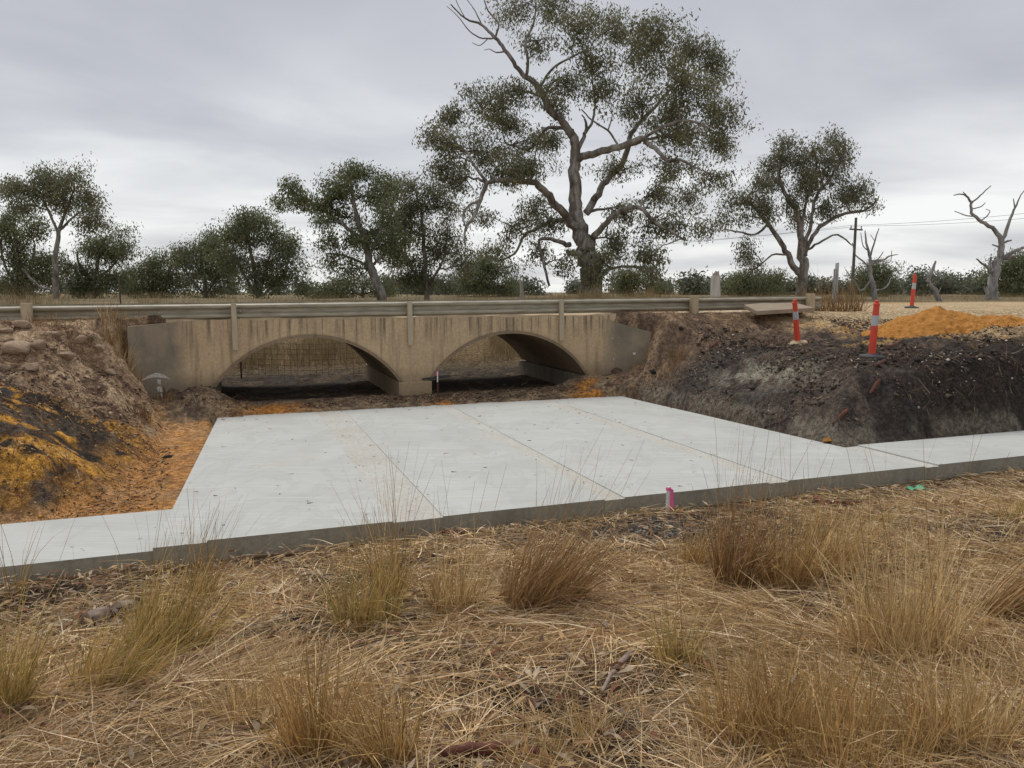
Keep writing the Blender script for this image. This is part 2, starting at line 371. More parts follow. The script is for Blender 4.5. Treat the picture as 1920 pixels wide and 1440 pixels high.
M_GREENP = mat_simple('green_plastic', (0.03, 0.28, 0.13), (0.06, 0.38, 0.19), 10, 0.45, 0, 0.1)
M_DARKW = mat_simple('dark_timber', (0.025, 0.027, 0.028), (0.06, 0.06, 0.058), 10, 0.8, 0, 0.3)
M_WIRE = mat_simple('rusty_wire', (0.08, 0.055, 0.04), (0.14, 0.10, 0.07), 20, 0.8, 0.2, 0.0)
M_STEEL = mat_simple('galvanised_steel', (0.36, 0.37, 0.37), (0.48, 0.49, 0.49), 6, 0.5, 0.4, 0.05)
M_SAND = mat_simple('orange_sand', (0.36, 0.145, 0.022), (0.55, 0.255, 0.05), 14, 0.97, 0, 0.9, (1, 1, 1), 0.04)
M_ROAD = mat_simple('sandy_road', (0.44, 0.32, 0.19), (0.60, 0.47, 0.31), 6, 0.97, 0, 0.4, (1, 1, 1), 0.02)
M_CLOD = mat_simple('pale_clay', (0.28, 0.185, 0.12), (0.50, 0.365, 0.25), 7, 0.97, 0, 0.9, (1, 1, 1), 0.03)
M_GREYW = mat_simple('grey_weathered_wood', (0.24, 0.20, 0.17), (0.46, 0.41, 0.36), 9, 0.9, 0, 0.5, (1, 1, 0.12), 0.02)
M_REDBARK = mat_simple('red_bark', (0.05, 0.02, 0.014), (0.19, 0.062, 0.034), 12, 0.9, 0, 0.6, (1, 1, 1), 0.02)
M_LOG = mat_simple('grey_brown_log', (0.17, 0.12, 0.10), (0.36, 0.28, 0.23), 14, 0.9, 0, 0.6, (0.2, 1, 1), 0.02)
M_GUM = mat_bark('gum_bark', (0.09, 0.072, 0.058), (0.215, 0.19, 0.165), (0.40, 0.375, 0.34))
M_DKBARK = mat_bark('dark_bark', (0.07, 0.055, 0.045), (0.15, 0.12, 0.095), (0.26, 0.22, 0.18))
M_DEAD = mat_bark('dead_wood', (0.16, 0.15, 0.142), (0.28, 0.268, 0.258), (0.40, 0.39, 0.375))
M_POLE = mat_simple('pole_timber', (0.10, 0.085, 0.07), (0.18, 0.155, 0.13), 8, 0.9, 0, 0.3, (1, 1, 0.1))

# ------------------------------------------------------------------ ground sheet
def axis(lo, hi, step, flo, fhi):
    mid = np.arange(lo, hi + 1e-6, step)
    def out(a, lim, sgn):
        r_ = []; s_ = step; x = a
        while abs(x - a) < abs(lim - a): s_ *= 1.17; x += sgn * s_; r_.append(x)
        return r_
    return np.array(out(lo, flo, -1)[::-1] + list(mid) + out(hi, fhi, 1))
gx = axis(-10.5, 12.5, 0.055, -900, 900); gy = axis(1.2, 21.5, 0.055, -200, 1500)
GX, GY = np.meshgrid(gx, gy); X = GX.ravel(); Y = GY.ravel(); Z = H(X, Y)
U, Vv = UV(X, Y)
# concrete footprints: keep the soil under the slab
inslab = ((U > -3.75) & (U < 4.35) & (Vv > -7.72) & (Vv < -0.95)) | ((Vv > -7.72) & (Vv < -6.6) & ((U < -3.7) | (U > 4.3)) & (np.abs(U) < 25))
Z = np.where(inslab, np.minimum(Z, ZS - 0.16), Z)
C = np.zeros((len(X), 3))
def paint(mask, c): 
    global C
    mm = np.clip(mask, 0, 1)[:, None]; C = C * (1 - mm) + np.array(c)[None, :] * mm
C[:] = (0.17, 0.135, 0.075)                                               # dry paddock
nA = fbm(X, Y, 0.7, 4, 101); nB = fbm(X, Y, 2.0, 4, 111); nC = fbm(X, Y, 5.0, 4, 121); nD = fbm(X, Y, 0.35, 3, 131)
paint(sst(nA, 0.45, 0.65) * 0.7, (0.24, 0.19, 0.115))
fgm = sst(-Vv, 7.7, 7.9)
paint(fgm, (0.10, 0.062, 0.04)); paint(fgm * sst(nB, 0.5, 0.62), (0.055, 0.04, 0.03)); paint(fgm * sst(nC, 0.56, 0.66), (0.26, 0.18, 0.11))
gp = hit(1180, 1010); paint(fgm * np.exp(-(((X - gp[0]) / 1.1) ** 2 + ((Y - gp[1]) / 0.55) ** 2)) * 1.3, (0.075, 0.068, 0.062))
chan = (1 - fgm) * sst(-Vv, -12, -10)
# orange bedding sand beside and behind the slab
paint(chan * sst(-Vv, 0.75, 1.0), (0.15, 0.115, 0.085)); fl = chan * sst(-Vv, 0.75, 1.0) * sst(-U, 2.5, 3.0); paint(fl, (0.50, 0.245, 0.085)); paint(fl * sst(nB, 0.45, 0.62) * 0.7, (0.46, 0.27, 0.13)); paint(fl * sst(nC, 0.64, 0.72) * 0.5, (0.24, 0.14, 0.08))
inv = chan * sst(Vv, -1.35, -1.0) * sst(-Vv, -0.5, 0.2); paint(inv, (0.27, 0.195, 0.12)); paint(inv * sst(nC, 0.5, 0.62), (0.14, 0.10, 0.07))
paint(inv * sst(-Vv, 0.35, 0.6) * np.clip(np.exp(-((U + 2.7) / .55) ** 2) + np.exp(-((U - 3.4) / .5) ** 2) + np.exp(-((U - .45) / .3) ** 2), 0, 1) * sst(nB, .3, .45), (0.46, 0.20, 0.05))
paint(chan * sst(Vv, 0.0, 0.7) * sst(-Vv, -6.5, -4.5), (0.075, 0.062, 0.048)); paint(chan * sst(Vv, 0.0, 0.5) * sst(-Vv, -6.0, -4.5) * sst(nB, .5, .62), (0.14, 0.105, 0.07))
paint(chan * sst(Vv, 4.6, 6.0), (0.20, 0.14, 0.075))
# left bank
hb = Z + 2.15
lb = sst(-U, 4.35, 4.6) * chan * sst(-Vv, -0.4, 0.0) * sst(hb, 0.03, 0.12)
paint(lb, (0.115, 0.085, 0.062))
paint(lb * sst(nC, 0.5, 0.6) * 0.8, (0.055, 0.045, 0.038))
up = lb * sst(Vv + 1.2 * (nB - 0.5), -3.5, -2.6)
paint(up, (0.31, 0.205, 0.125)); paint(up * sst(nB, 0.47, 0.60), (0.46, 0.325, 0.205)); paint(up * sst(nC, 0.56, 0.66), (0.12, 0.075, 0.05))
paint(lb * sst(-np.abs(Vv + 3.3), -0.8, -0.3) * sst(nA, 0.4, 0.6) * 0.85, (0.075, 0.062, 0.055))
low = lb * sst(-Vv - 0.5 * (nB - .5), 2.6, 3.2)
oc = fbm(X * 0.5 + Y * 0.45, Y * 1.3 - X * 1.7, 1.4, 5, 141)
paint(low * sst(oc, 0.475, 0.505), (0.56, 0.28, 0.055)); paint(low * sst(oc, 0.60, 0.66) * sst(nC, .45, .6), (0.56, 0.33, 0.11))
paint(low * sst(nB, 0.56, 0.60), (0.055, 0.043, 0.034))
paint(lb * sst(-hb, -0.35, -0.12) * sst(nC, 0.35, 0.55), (0.42, 0.21, 0.06))
# right bank
rb = sst(U, 4.02, 4.2) * chan * sst(hb, -0.01, 0.05) * sst(-Vv, -0.4, 0.0)
paint(rb, (0.068, 0.054, 0.046)); paint(rb * sst(nC, 0.52, 0.62) * 0.8, (0.042, 0.036, 0.034)); paint(rb * sst(nB, 0.56, 0.68) * 0.7, (0.14, 0.105, 0.08))
paint(rb * sst(Vv + (nB - .5), -2.4, -1.2), (0.17, 0.115, 0.078)); paint(rb * sst(Vv + (nB - .5), -2.2, -1.0) * sst(nC, 0.52, 0.62), (0.29, 0.20, 0.125))
paint(rb * sst(U, 5.5, 6.8) * sst(-Vv, 4.2, 5.4) * 0.92, (0.044, 0.035, 0.029))
q = hit(1440, 700); paint(rb * np.exp(-(((X - q[0]) * .8 + (Y - q[1]) * .35) / 0.42) ** 2 - (((Y - q[1]) - (X - q[0]) * .35) / 1.15) ** 2) * 1.4 * sst(nC, 0.34, 0.5), (0.26, 0.235, 0.18))
paint(rb * sst(-hb, -0.42, -0.2) * sst(nB, 0.42, 0.55) * 0.8, (0.19, 0.165, 0.125))
sandy = sst(U + 1.2 * (nB - .5), 8.6, 9.8) * chan * sst(Vv + 1.6 * (nA - .5), -5.6, -4.6) + sst(U + (nB - .5), 7.6, 8.8) * chan * sst(Vv + 0.8 * (nB - .5), -1.9, -1.1)
sandy = np.clip(sandy, 0, 1); paint(sandy, (0.50, 0.36, 0.20)); paint(sandy * sst(nB, 0.52, 0.64) * 0.8, (0.46, 0.25, 0.08)); paint(sandy * sst(nC, 0.58, 0.68) * 0.6, (0.2, 0.14, 0.09))
trk = chan * sst(U, 6.6, 7.6) * (np.exp(-((Vv + 3.1 - 0.08 * U + 0.5 * (nA - .5)) / 0.22) ** 2) + np.exp(-((Vv + 4.3 - 0.10 * U + 0.5 * (nA - .5)) / 0.2) ** 2))
paint(np.clip(trk, 0, 1) * sst(nC, 0.38, 0.55) * 0.9, (0.44, 0.28, 0.11))
turn = sst(U, 7.5, 8.8) * sst(Vv, -1.2, -0.7) * sst(-Vv, -11, -8.0); paint(turn, (0.52, 0.39, 0.235)); paint(turn * sst(nB, .5, .65) * .6, (0.42, 0.30, 0.17))
nxg, nyg = len(gx), len(gy)
I = np.arange(nxg * nyg).reshape(nyg, nxg)
Fq = np.stack([I[:-1, :-1], I[:-1, 1:], I[1:, 1:], I[1:, :-1]], -1).reshape(-1, 4)
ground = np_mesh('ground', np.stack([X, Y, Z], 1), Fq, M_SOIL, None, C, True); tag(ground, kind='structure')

# road over the culvert
us = np.concatenate([np.linspace(-120, -14, 20), np.arange(-13.5, 9.6, 0.15), ]); vv_ = np.concatenate([[0.03], np.linspace(0.05, 3.66, 26), [3.69]])
UU, VV = np.meshgrid(us, vv_); xx, yy, _ = W(UU, VV); zz_ = -0.455 + 0.045 * (fbm(xx, yy, 1.5, 4, 151) - 0.35) - 0.02 * np.abs(VV - 1.9) / 1.9
zz_ = np.where(VV < 0.35, zz_ + 0.06 * (fbm(xx, yy, 2.5, 3, 161) - 0.45), zz_)
zz_[0, :] = -0.62; zz_[-1, :] = -0.62
I = np.arange(UU.size).reshape(UU.shape); Fq = np.stack([I[:-1, :-1], I[:-1, 1:], I[1:, 1:], I[1:, :-1]], -1).reshape(-1, 4)
road = np_mesh('road', np.stack([xx.ravel(), yy.ravel(), zz_.ravel()], 1), Fq, M_ROAD, None, None, True); tag(road, kind='structure')

# ------------------------------------------------------------------ concrete culvert
cul = empty('concrete_culvert', W(0, 0, -2.1)); tag(cul, 'old tan concrete road culvert with two wide arches and flared wing walls', 'culvert')
HS, RISE, SPR = 1.72, 0.92, -1.70
RA = (HS * HS + RISE * RISE) / (2 * RISE); A0 = math.asin(HS / RA)
def arch(uc, off=0.0, n=28):
    return [(uc + (RA + off) * math.sin(a), SPR + RISE - RA + (RA + off) * math.cos(a)) for a in np.linspace(-A0, A0, n)]
def extrude_profile(name, prof, v0, v1, mat, parent, bevel=0):
    bm = bmesh.new(); a = [bm.verts.new(W(u, v0, z)) for u, z in prof]; b = [bm.verts.new(W(u, v1, z)) for u, z in prof]
    f0 = bm.faces.new(a); f1 = bm.faces.new(b[::-1])
    for i in range(len(prof)): j = (i + 1) % len(prof); bm.faces.new((a[j], a[i], b[i], b[j]))
    bmesh.ops.triangulate(bm, faces=[f0, f1]); bmesh.ops.recalc_face_normals(bm, faces=bm.faces)
    me = bpy.data.meshes.new(name); bm.to_mesh(me); bm.free(); me.materials.append(mat)
    return link(bpy.data.objects.new(name, me), parent)
def rough_top(u0, u1, z, n): return [(u, z + 0.012 * math.sin(u * 5.1) + 0.010 * math.sin(u * 11.7 + 1)) for u in np.linspace(u0, u1, n)]
def arched_wall(name, u_end, ztop, zoff, v0, v1, mat, rough):
    hs = HS + zoff; cols = []
    us_ = sorted(set([round(float(a), 4) for a in np.linspace(-u_end, u_end, 70)] + [c_ + s_ * hs for c_ in (-2.0, 2.0) for s_ in (-1, 1)]))
    def zb(u):
        for c_ in (-2.0, 2.0):
            if abs(u - c_) < hs - 1e-6: return max(SPR + RISE - RA + math.sqrt(max((RA + zoff) ** 2 - (u - c_) ** 2, 0)), SPR - .1)
        return -2.7
    m_ = MB()
    for a, b in zip(us_[:-1], us_[1:]):
        mid = (a + b) / 2; inside = any(abs(mid - c_) < hs for c_ in (-2.0, 2.0))
        za, zbb = ((zb(a) if zb(a) > -2.6 else SPR), (zb(b) if zb(b) > -2.6 else SPR)) if inside else (-2.7, -2.7)
        ta = ztop + (rough * (math.sin(a * 5.1) + .8 * math.sin(a * 11.7 + 1)) if rough else 0); tb = ztop + (rough * (math.sin(b * 5.1) + .8 * math.sin(b * 11.7 + 1)) if rough else 0)
        P = [W(a, v0, za), W(b, v0, zbb), W(b, v0, tb), W(a, v0, ta), W(a, v1, za), W(b, v1, zbb), W(b, v1, tb), W(a, v1, ta)]
        m_.add(P, [(0, 1, 2, 3), (5, 4, 7, 6), (3, 2, 6, 7), (0, 4, 5, 1)])
    for c_ in (-2.0, 2.0):
        for s_ in (-1, 1):
            u = c_ + s_ * hs; m_.add([W(u, v0, -2.7), W(u, v1, -2.7), W(u, v1, SPR), W(u, v0, SPR)], [(0, 1, 2, 3)])
    for u in (-u_end, u_end): m_.add([W(u, v0, -2.7), W(u, v1, -2.7), W(u, v1, ztop), W(u, v0, ztop)], [(0, 1, 2, 3)])
    me = bpy.data.meshes.new(name); me.from_pydata(m_.v, [], m_.f)
    bm = bmesh.new(); bm.from_mesh(me); bmesh.ops.remove_doubles(bm, verts=bm.verts, dist=1e-4); bmesh.ops.recalc_face_normals(bm, faces=bm.faces); bm.to_mesh(me); bm.free()
    me.materials.append(mat); return link(bpy.data.objects.new(name, me), cul)
arched_wall('headwall', 4.25, -0.495, 0.0, 0.0, 0.32, M_WALL, 0.012)
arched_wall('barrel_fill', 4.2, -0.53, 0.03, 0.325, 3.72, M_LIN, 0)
for uc in (-2.0, 2.0):
    o_ = arch(uc, 0.0); i_ = arch(uc, -0.055)
    m_ = MB(); n = len(o_); V_ = [W(u, v, z) for v in (-0.035, 3.8) for ring_ in (o_, i_) for u, z in ring_]
    Fq_ = []
    for k in range(n - 1): Fq_ += [(k, k + 1, n + k + 1, n + k), (2 * n + k, 3 * n + k, 3 * n + k + 1, 2 * n + k + 1), (k, 2 * n + k, 2 * n + k + 1, k + 1), (n + k, n + k + 1, 3 * n + k + 1, 3 * n + k)]
    Fq_ += [(0, n, 3 * n, 2 * n), (n - 1, 3 * n - 1, 4 * n - 1, 2 * n - 1)]
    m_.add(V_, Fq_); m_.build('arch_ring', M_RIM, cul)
fb = MB(); fb.uvbox(-0.35, 0.31, -0.10, 3.9, -2.45, -1.735); fb.build('pier_footing', M_WALL, cul, bevel=0.02)
for sg in (-1, 1):
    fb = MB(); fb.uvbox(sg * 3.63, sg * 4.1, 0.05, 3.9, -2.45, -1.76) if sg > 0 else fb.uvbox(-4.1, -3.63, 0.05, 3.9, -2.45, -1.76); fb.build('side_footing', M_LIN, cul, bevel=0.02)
def wing_curve(p0, p1, sg):            # leaves the headwall in line with it, then swings forward
    out = []
    for t in np.linspace(0, 1, 11): out.append((p0[0] + (p1[0] - p0[0]) * t, p0[1] + (p1[1] - p0[1]) * t ** 1.8))
    return out
def wing(p0, p1, zt0, zt1, thick, sg):
    C_ = wing_curve(p0, p1, sg); m_ = MB(); V_ = []; n = len(C_)
    for k, (u, v) in enumerate(C_):
        zt = zt0 + (zt1 - zt0) * (k / (n - 1)); 
        for (dv, z) in ((0, -2.7), (0, zt), (thick, zt), (thick, -2.7)): V_.append(W(u, v + dv, z))
    Fq_ = []
    for k in range(n - 1):
        a, b = 4 * k, 4 * k + 4; Fq_ += [(a, a + 1, b + 1, b), (a + 1, a + 2, b + 2, b + 1), (a + 2, a + 3, b + 3, b + 2)]
    Fq_ += [(0, 1, 2, 3), (4 * n - 4, 4 * n - 3, 4 * n - 2, 4 * n - 1)]
    m_.add(V_, Fq_); return m_.build('wing_wall', M_WING, cul)
WL0, WL1, WR0, WR1 = (-4.0, -0.004), (-4.98, -0.50), (4.0, -0.004), (4.95, -0.55)
wl = wing(WL0, WL1, -0.505, -0.57, 0.25, -1)
wr = wing(WR0, WR1, -0.52, -0.83, 0.25, 1)
# sprayed white arrow on the left wing and small pale scuffs on the right one
def on_wing(p0, p1, a, z, off=0.006):
    u = p0[0] + (p1[0] - p0[0]) * a; v = p0[1] + (p1[1] - p0[1]) * a ** 1.8; return W(u, v - off, z)
wA, wB = WL0, WL1
mk = MB()
def patch(pts): mk.add([on_wing(wA, wB, a, z) for a, z in pts], [tuple(range(len(pts)))])
patch([(0.62, -1.38), (0.50, -1.42), (0.40, -1.52), (0.47, -1.49), (0.55, -1.475), (0.60, -1.46)])
patch([(0.62, -1.38), (0.60, -1.46), (0.68, -1.46), (0.76, -1.47), (0.86, -1.50), (0.74, -1.42)])
patch([(0.61, -1.50), (0.55, -1.51), (0.555, -1.60), (0.60, -1.58)])
patch([(0.62, -1.63), (0.555, -1.62), (0.53, -1.72), (0.585, -1.73), (0.61, -1.70)])
patch([(0.60, -1.75), (0.545, -1.745), (0.53, -1.82), (0.57, -1.86)])
mk.build('painted_arrow', mat_simple('faded_paint', (0.34, 0.30, 0.25), (0.66, 0.63, 0.57), 30, 0.9, 0, 0.0), wl)
wC, wD = WR0, WR1
for (a, z, s_, t_) in ((0.72, -1.32, 0.05, 0.05), (0.30, -0.98, 0.05, 0.012), (0.42, -1.10, 0.02, 0.012), (0.33, -1.45, 0.012, 0.06)):
    mk = MB(); mk.add([on_wing(wC, wD, a - s_ / 2, z), on_wing(wC, wD, a + s_ / 2, z + .004), on_wing(wC, wD, a + s_ / 2.4, z + t_), on_wing(wC, wD, a - s_ / 2.2, z + t_ * .8)], [(0, 1, 2, 3)])
    mk.build('pale_scuff', M_WHITE, wr)

# ------------------------------------------------------------------ guard rail
gr = empty('guard_rail', W(0, 0.05, -0.5)); tag(gr, 'dusty steel guard rail with two long corrugations running above the culvert', 'guard rail')
def rz(u): return -0.155 + 0.0078 * u
wp = [(0.020, -0.156), (0.012, -0.140), (0.075, -0.108), (0.083, -0.085), (0.075, -0.062), (0.004, -0.026), (0.0, 0.0), (0.004, 0.026), (0.075, 0.062), (0.083, 0.085), (0.075, 0.108), (0.012, 0.140), (0.020, 0.156)]
wp = [(0.083 - a, b) for a, b in wp]
def rail_piece(u0, u1, dv):
    m_ = MB(); V_ = []; Fq_ = []; th = 0.006
    loop = [(a, b) for a, b in wp] + [(a + th, b) for a, b in wp[::-1]]; n = len(loop)
    for u in np.linspace(u0, u1, 5):
        for a, b in loop: V_.append(W(u, 0.02 + dv + a, rz(u) - 0.156 + b))
    for i in range(4):
        for k in range(n): Fq_.append((i * n + k, i * n + (k + 1) % n, (i + 1) * n + (k + 1) % n, (i + 1) * n + k))
    Fq_.append(tuple(range(n))); Fq_.append(tuple(4 * n + k for k in range(n)))
    m_.add(V_, Fq_); return m_.build('rail_panel', M_RAIL, gr, smooth=False)
edges = [-16.0, -12.6, -9.4, -6.2, -3.0, 0.2, 3.4, 6.6, 9.75]
for i in range(len(edges) - 1): rail_piece(edges[i] - 0.16, edges[i + 1] + 0.16, 0.007 * (i % 2))
for k in range(-5, 4):
    u = -0.1 + 3.2 * k
    m_ = MB()
    if abs(u) < 3.6:
        m_.uvbox(u - 0.045, u + 0.045, -0.075, -0.002, -1.02 + 0.02 * k, rz(u) - 0.02); m_.build('rail_post', M_STEELPOST, gr, bevel=0.006)
    else:
        m_.uvbox(u - 0.075, u + 0.075, -0.13, 0.018, -1.1, rz(u) + (0.03 if k != 3 else 0.05)); m_.build('rail_post', M_POST, gr, bevel=0.008)
    for dz in (-0.085, -0.225):
        b_ = MB()
        c = W(u + 0.11, 0.10, rz(u) + dz - 0.071); d_ = W(u + 0.11, 0.005, rz(u) + dz - 0.071); b_.tube([c, d_], 0.014, 6); b_.build('rail_bolt', M_STEEL, gr)

# ------------------------------------------------------------------ new concrete apron
ap = empty('concrete_apron', W(0, -7.8, ZS - 0.25)); tag(ap, 'pale new concrete apron slab poured in strips in front of the culvert', 'concrete slab')
J = [-1.80, 0.38, 2.45]; BW = 0.19
def edge_u(side, v): 
    t = (v + 7.8) / 7.0; return lerp(-4.0, -3.62, t) if side < 0 else lerp(4.55, 4.05, t)
def slab_piece(name, ul, ur, v0, v1, zt, zb, mat, nv=14, seed=0, zslope=0.0, front=True):
    nu = 6; m_ = MB(); V_ = []; Fq_ = []; mi = []
    vs_ = np.linspace(v0, v1, nv)
    rr = random.Random(seed)
    for i, v in enumerate(vs_):
        for k in range(nu):
            u = lerp(ul(v), ur(v), k / (nu - 1)); V_.append(W(u, v, zt + zslope * (v - v0) + rr.uniform(-.002, .002)))
    top = len(V_)
    for i in range(nv - 1):
        for k in range(nu - 1): Fq_.append((i * nu + k, i * nu + k + 1, (i + 1) * nu + k + 1, (i + 1) * nu + k)); mi.append(0)
    rim = [k for k in range(nu)] + [i * nu + nu - 1 for i in range(1, nv)] + [(nv - 1) * nu + k for k in range(nu - 2, -1, -1)] + [i * nu for i in range(nv - 2, 0, -1)]
    for r_ in rim: x, y, z = V_[r_]; V_.append((x, y, zb))
    for i in range(len(rim)):
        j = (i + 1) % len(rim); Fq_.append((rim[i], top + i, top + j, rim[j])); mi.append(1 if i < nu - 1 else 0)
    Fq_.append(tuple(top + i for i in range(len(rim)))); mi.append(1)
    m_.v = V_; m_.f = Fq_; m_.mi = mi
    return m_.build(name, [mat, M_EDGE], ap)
bounds = [lambda v: edge_u(-1, v) + 0.42, lambda v: J[0] - BW, lambda v: J[0] + BW + 0.1, lambda v: J[1] - BW, lambda v: J[1] + BW * .2, lambda v: J[2] - BW * 1.2, lambda v: J[2] + BW * .2, lambda v: edge_u(1, v) - 0.02]
for i in range(4): slab_piece('slab_panel', bounds[2 * i], bounds[2 * i + 1], -7.8, -0.86, ZS, ZS - 0.42, M_SLAB, 14, i)
for i in range(3): slab_piece('joint_strip', (lambda v, i=i: bounds[2 * i + 1](v) + 0.001), (lambda v, i=i: bounds[2 * i + 2](v) - 0.001), -7.812, -0.80, ZS - 0.010, ZS - 0.40, M_BAND, 14, 10 + i, 0.0011)
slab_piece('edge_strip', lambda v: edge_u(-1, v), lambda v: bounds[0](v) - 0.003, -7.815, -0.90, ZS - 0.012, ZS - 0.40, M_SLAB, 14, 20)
slab_piece('cutoff_strip', lambda v: -14.0, lambda v: edge_u(-1, v) - 0.003, -7.79, -6.5, ZS - 0.045, ZS - 0.42, M_SLAB, 6, 21)
slab_piece('cutoff_strip', lambda v: bounds[7](v) + 0.003, lambda v: 4.75, -7.81, -6.52, ZS - 0.015, ZS - 0.40, M_BAND, 6, 22)
slab_piece('cutoff_strip', lambda v: 4.753, lambda v: 15.0, -7.79, -6.5, ZS - 0.0, ZS - 0.42, M_SLAB, 6, 23)

# ------------------------------------------------------------------ bollards
def bollard(px, py, d, lean, label, sandy=False, hgt=0.92):
    p = at(px, py, d); g = gz(p[0], p[1]); z = g + 0.0
    e = empty('traffic_bollard', (p[0], p[1], z)); tag(e, label, 'bollard', 'orange traffic bollards')
    rx_, ry_ = lean
    M = Matrix.Translation((p[0], p[1], z)) @ Matrix.Rotation(ry_, 4, 'Y') @ Matrix.Rotation(rx_, 4, 'X')
    b = MB(); b.lathe([(0.19, -0.05), (0.195, 0.018), (0.18, 0.035), (0.09, 0.05), (0.06, 0.065)], 16, M); b.build('base', M_SANDY if sandy else M_RUBBER, e)
    b = MB(); b.lathe([(0.056, 0.055), (0.054, 0.5 * hgt), (0.052, 0.56 * hgt)], 20, M); b.lathe([(0.050, 0.73 * hgt), (0.052, 0.76 * hgt), (0.050, 0.77 * hgt), (0.047, 0.905 * hgt), (0.052, 0.91 * hgt), (0.052, 0.94 * hgt), (0.03, 0.95 * hgt), (0.034, 0.975 * hgt), (0.034, 0.99 * hgt), (0.018, hgt)], 20, M); b.build('post', M_ORANGE, e, smooth=False)
    b = MB(); b.lathe([(0.0535, 0.555 * hgt), (0.0535, 0.735 * hgt)], 20, M); b.build('reflective_band', M_BAND2, e)
    return e
bollard(1495, 655, 15.3, (0.10, -0.15), 'orange bollard tilted on a sand-covered base on the dirt bank', True, 0.90)
bollard(1634, 672, 12.3, (0.02, 0.03), 'upright orange bollard on a black base on the edge of the dark bank', False, 0.93)
bollard(1709, 582, 22.5, (0.0, 0.04), 'orange bollard standing on the sandy road past the orange sand heap', False, 1.0)

# ------------------------------------------------------------------ heap of orange sand
def heap(name, cu, cv, ru, rv, h, label, seed, mat=M_SAND):
    n = 120; a = np.linspace(-1, 1, n); A, B = np.meshgrid(a, a); r_ = np.sqrt(A * A + B * B)
    x, y, _ = W(cu + A * ru, cv + B * rv)
    prof_ = np.clip(1 - r_, 0, 1) ** 0.85
    z = H(x, y) - 0.05 + h * prof_ * (0.75 + 0.5 * fbm(x, y, 1.1, 3, seed)) + (0.09 * (fbm(x, y, 3.5, 4, seed + 9) - 0.5) + 0.035 * (fbm(x, y, 14.0, 3, seed + 19) - 0.5)) * sst(1 - r_, 0, .3)
    z = z - 0.12 * sst(r_, 0.95, 1.05)
    I_ = np.arange(n * n).reshape(n, n); Fq_ = np.stack([I_[:-1, :-1], I_[:-1, 1:], I_[1:, 1:], I_[1:, :-1]], -1).reshape(-1, 4)
    o = np_mesh(name, np.stack([x.ravel(), y.ravel(), z.ravel()], 1), Fq_, mat, None, None, True); tag(o, label, 'sand heap'); return o
heap('sand_heap', 10.15, -2.9, 1.75, 1.05, 0.46, 'tall heap of orange sand dumped beside the sandy road', 300)
heap('sand_heap', 11.9, -2.9, 1.6, 0.9, 0.26, 'low spread of orange sand running off the tall heap', 320)

# ------------------------------------------------------------------ small site things
def box_at(name, mat, c, size, M, parent=None, bevel=0.0):
    b = MB(); b.box(c, size, M); return b.build(name, mat, parent, bevel=bevel)
p = hit(1252, 962); e = empty('survey_peg', p); tag(e, 'white survey peg with pink tape in front of the slab edge', 'peg')
Mz = Matrix.Rotation(R(25), 3, 'Z') @ Matrix.Rotation(R(2), 3, 'Y')
box_at('stake', M_WHITE, (p[0], p[1], p[2] + 0.10), (0.035, 0.03, 0.36), Mz, e, 0.003)
m_ = MB(); xs = [0.02, 0.05, 0.062, 0.06]
m_.add([(p[0] + 0.019, p[1] - 0.015, p[2] + 0.27), (p[0] + 0.05, p[1] - 0.02, p[2] + 0.25), (p[0] + 0.055, p[1] - 0.012, p[2] + 0.14), (p[0] + 0.05, p[1] - 0.025, p[2] + 0.02), (p[0] + 0.02, p[1] - 0.012, p[2] + 0.01), (p[0] + 0.019, p[1] - 0.02, p[2] + 0.14)], [(0, 1, 2, 5), (5, 2, 3, 4)])
m_.box((p[0] + 0.001, p[1], p[2] + 0.255), (0.039, 0.034, 0.03), Mz); m_.build('tape', M_PINK, e)
pu, pv = 0.34, -0.42; px_, py_, _ = W(pu, pv); pz = gz(px_, py_)
e = empty('survey_peg', (px_, py_, pz)); tag(e, 'thin survey peg with white and pink top beside the culvert pier', 'peg')
box_at('stake', M_REDBARK, (px_, py_, pz + 0.08), (0.02, 0.02, 0.40), Mz, e)
box_at('painted_top', M_WHITE, (px_, py_, pz + 0.40), (0.018, 0.018, 0.2), Mz, e); box_at('tape', M_PINK, (px_ - 0.016, py_, pz + 0.47), (0.012, 0.03, 0.1), Mz, e)
c = W(0.42, -0.02, -1.675); b = MB(); b.box(c, (0.56, 0.13, 0.035), Matrix.Rotation(TH - 0.25, 3, 'Z') @ Matrix.Rotation(R(-5), 3, 'Y')); o = b.build('timber_offcut', M_DARKW, bevel=0.004); tag(o, 'dark timber offcut lying across the top of the pier footing', 'timber')
# broken concrete slab at the end of the guard rail
b = MB(); V_ = []
for dz in (0, -0.09):
    for (px, py, d) in ((1395, 571, 17.0), (1450, 566, 17.9), (1490, 567, 17.9), (1527, 577, 17.3), (1420, 583, 16.3)):
        q = at(px, py, d); V_.append((q[0], q[1], q[2] + dz))
n = 5; b.add(V_, [tuple(range(n)), tuple(range(2 * n - 1, n - 1, -1))] + [(i, (i + 1) % n, n + (i + 1) % n, n + i) for i in range(n)])
o = b.build('concrete_slab_piece', mat_concrete('dusty_broken_concrete', (0.36, 0.29, 0.21), (0.27, 0.2, 0.14), (0.2, 0.15, 0.1), 0.3), bevel=0.01); tag(o, 'flat broken concrete slab lying at the end of the guard rail', 'concrete slab')
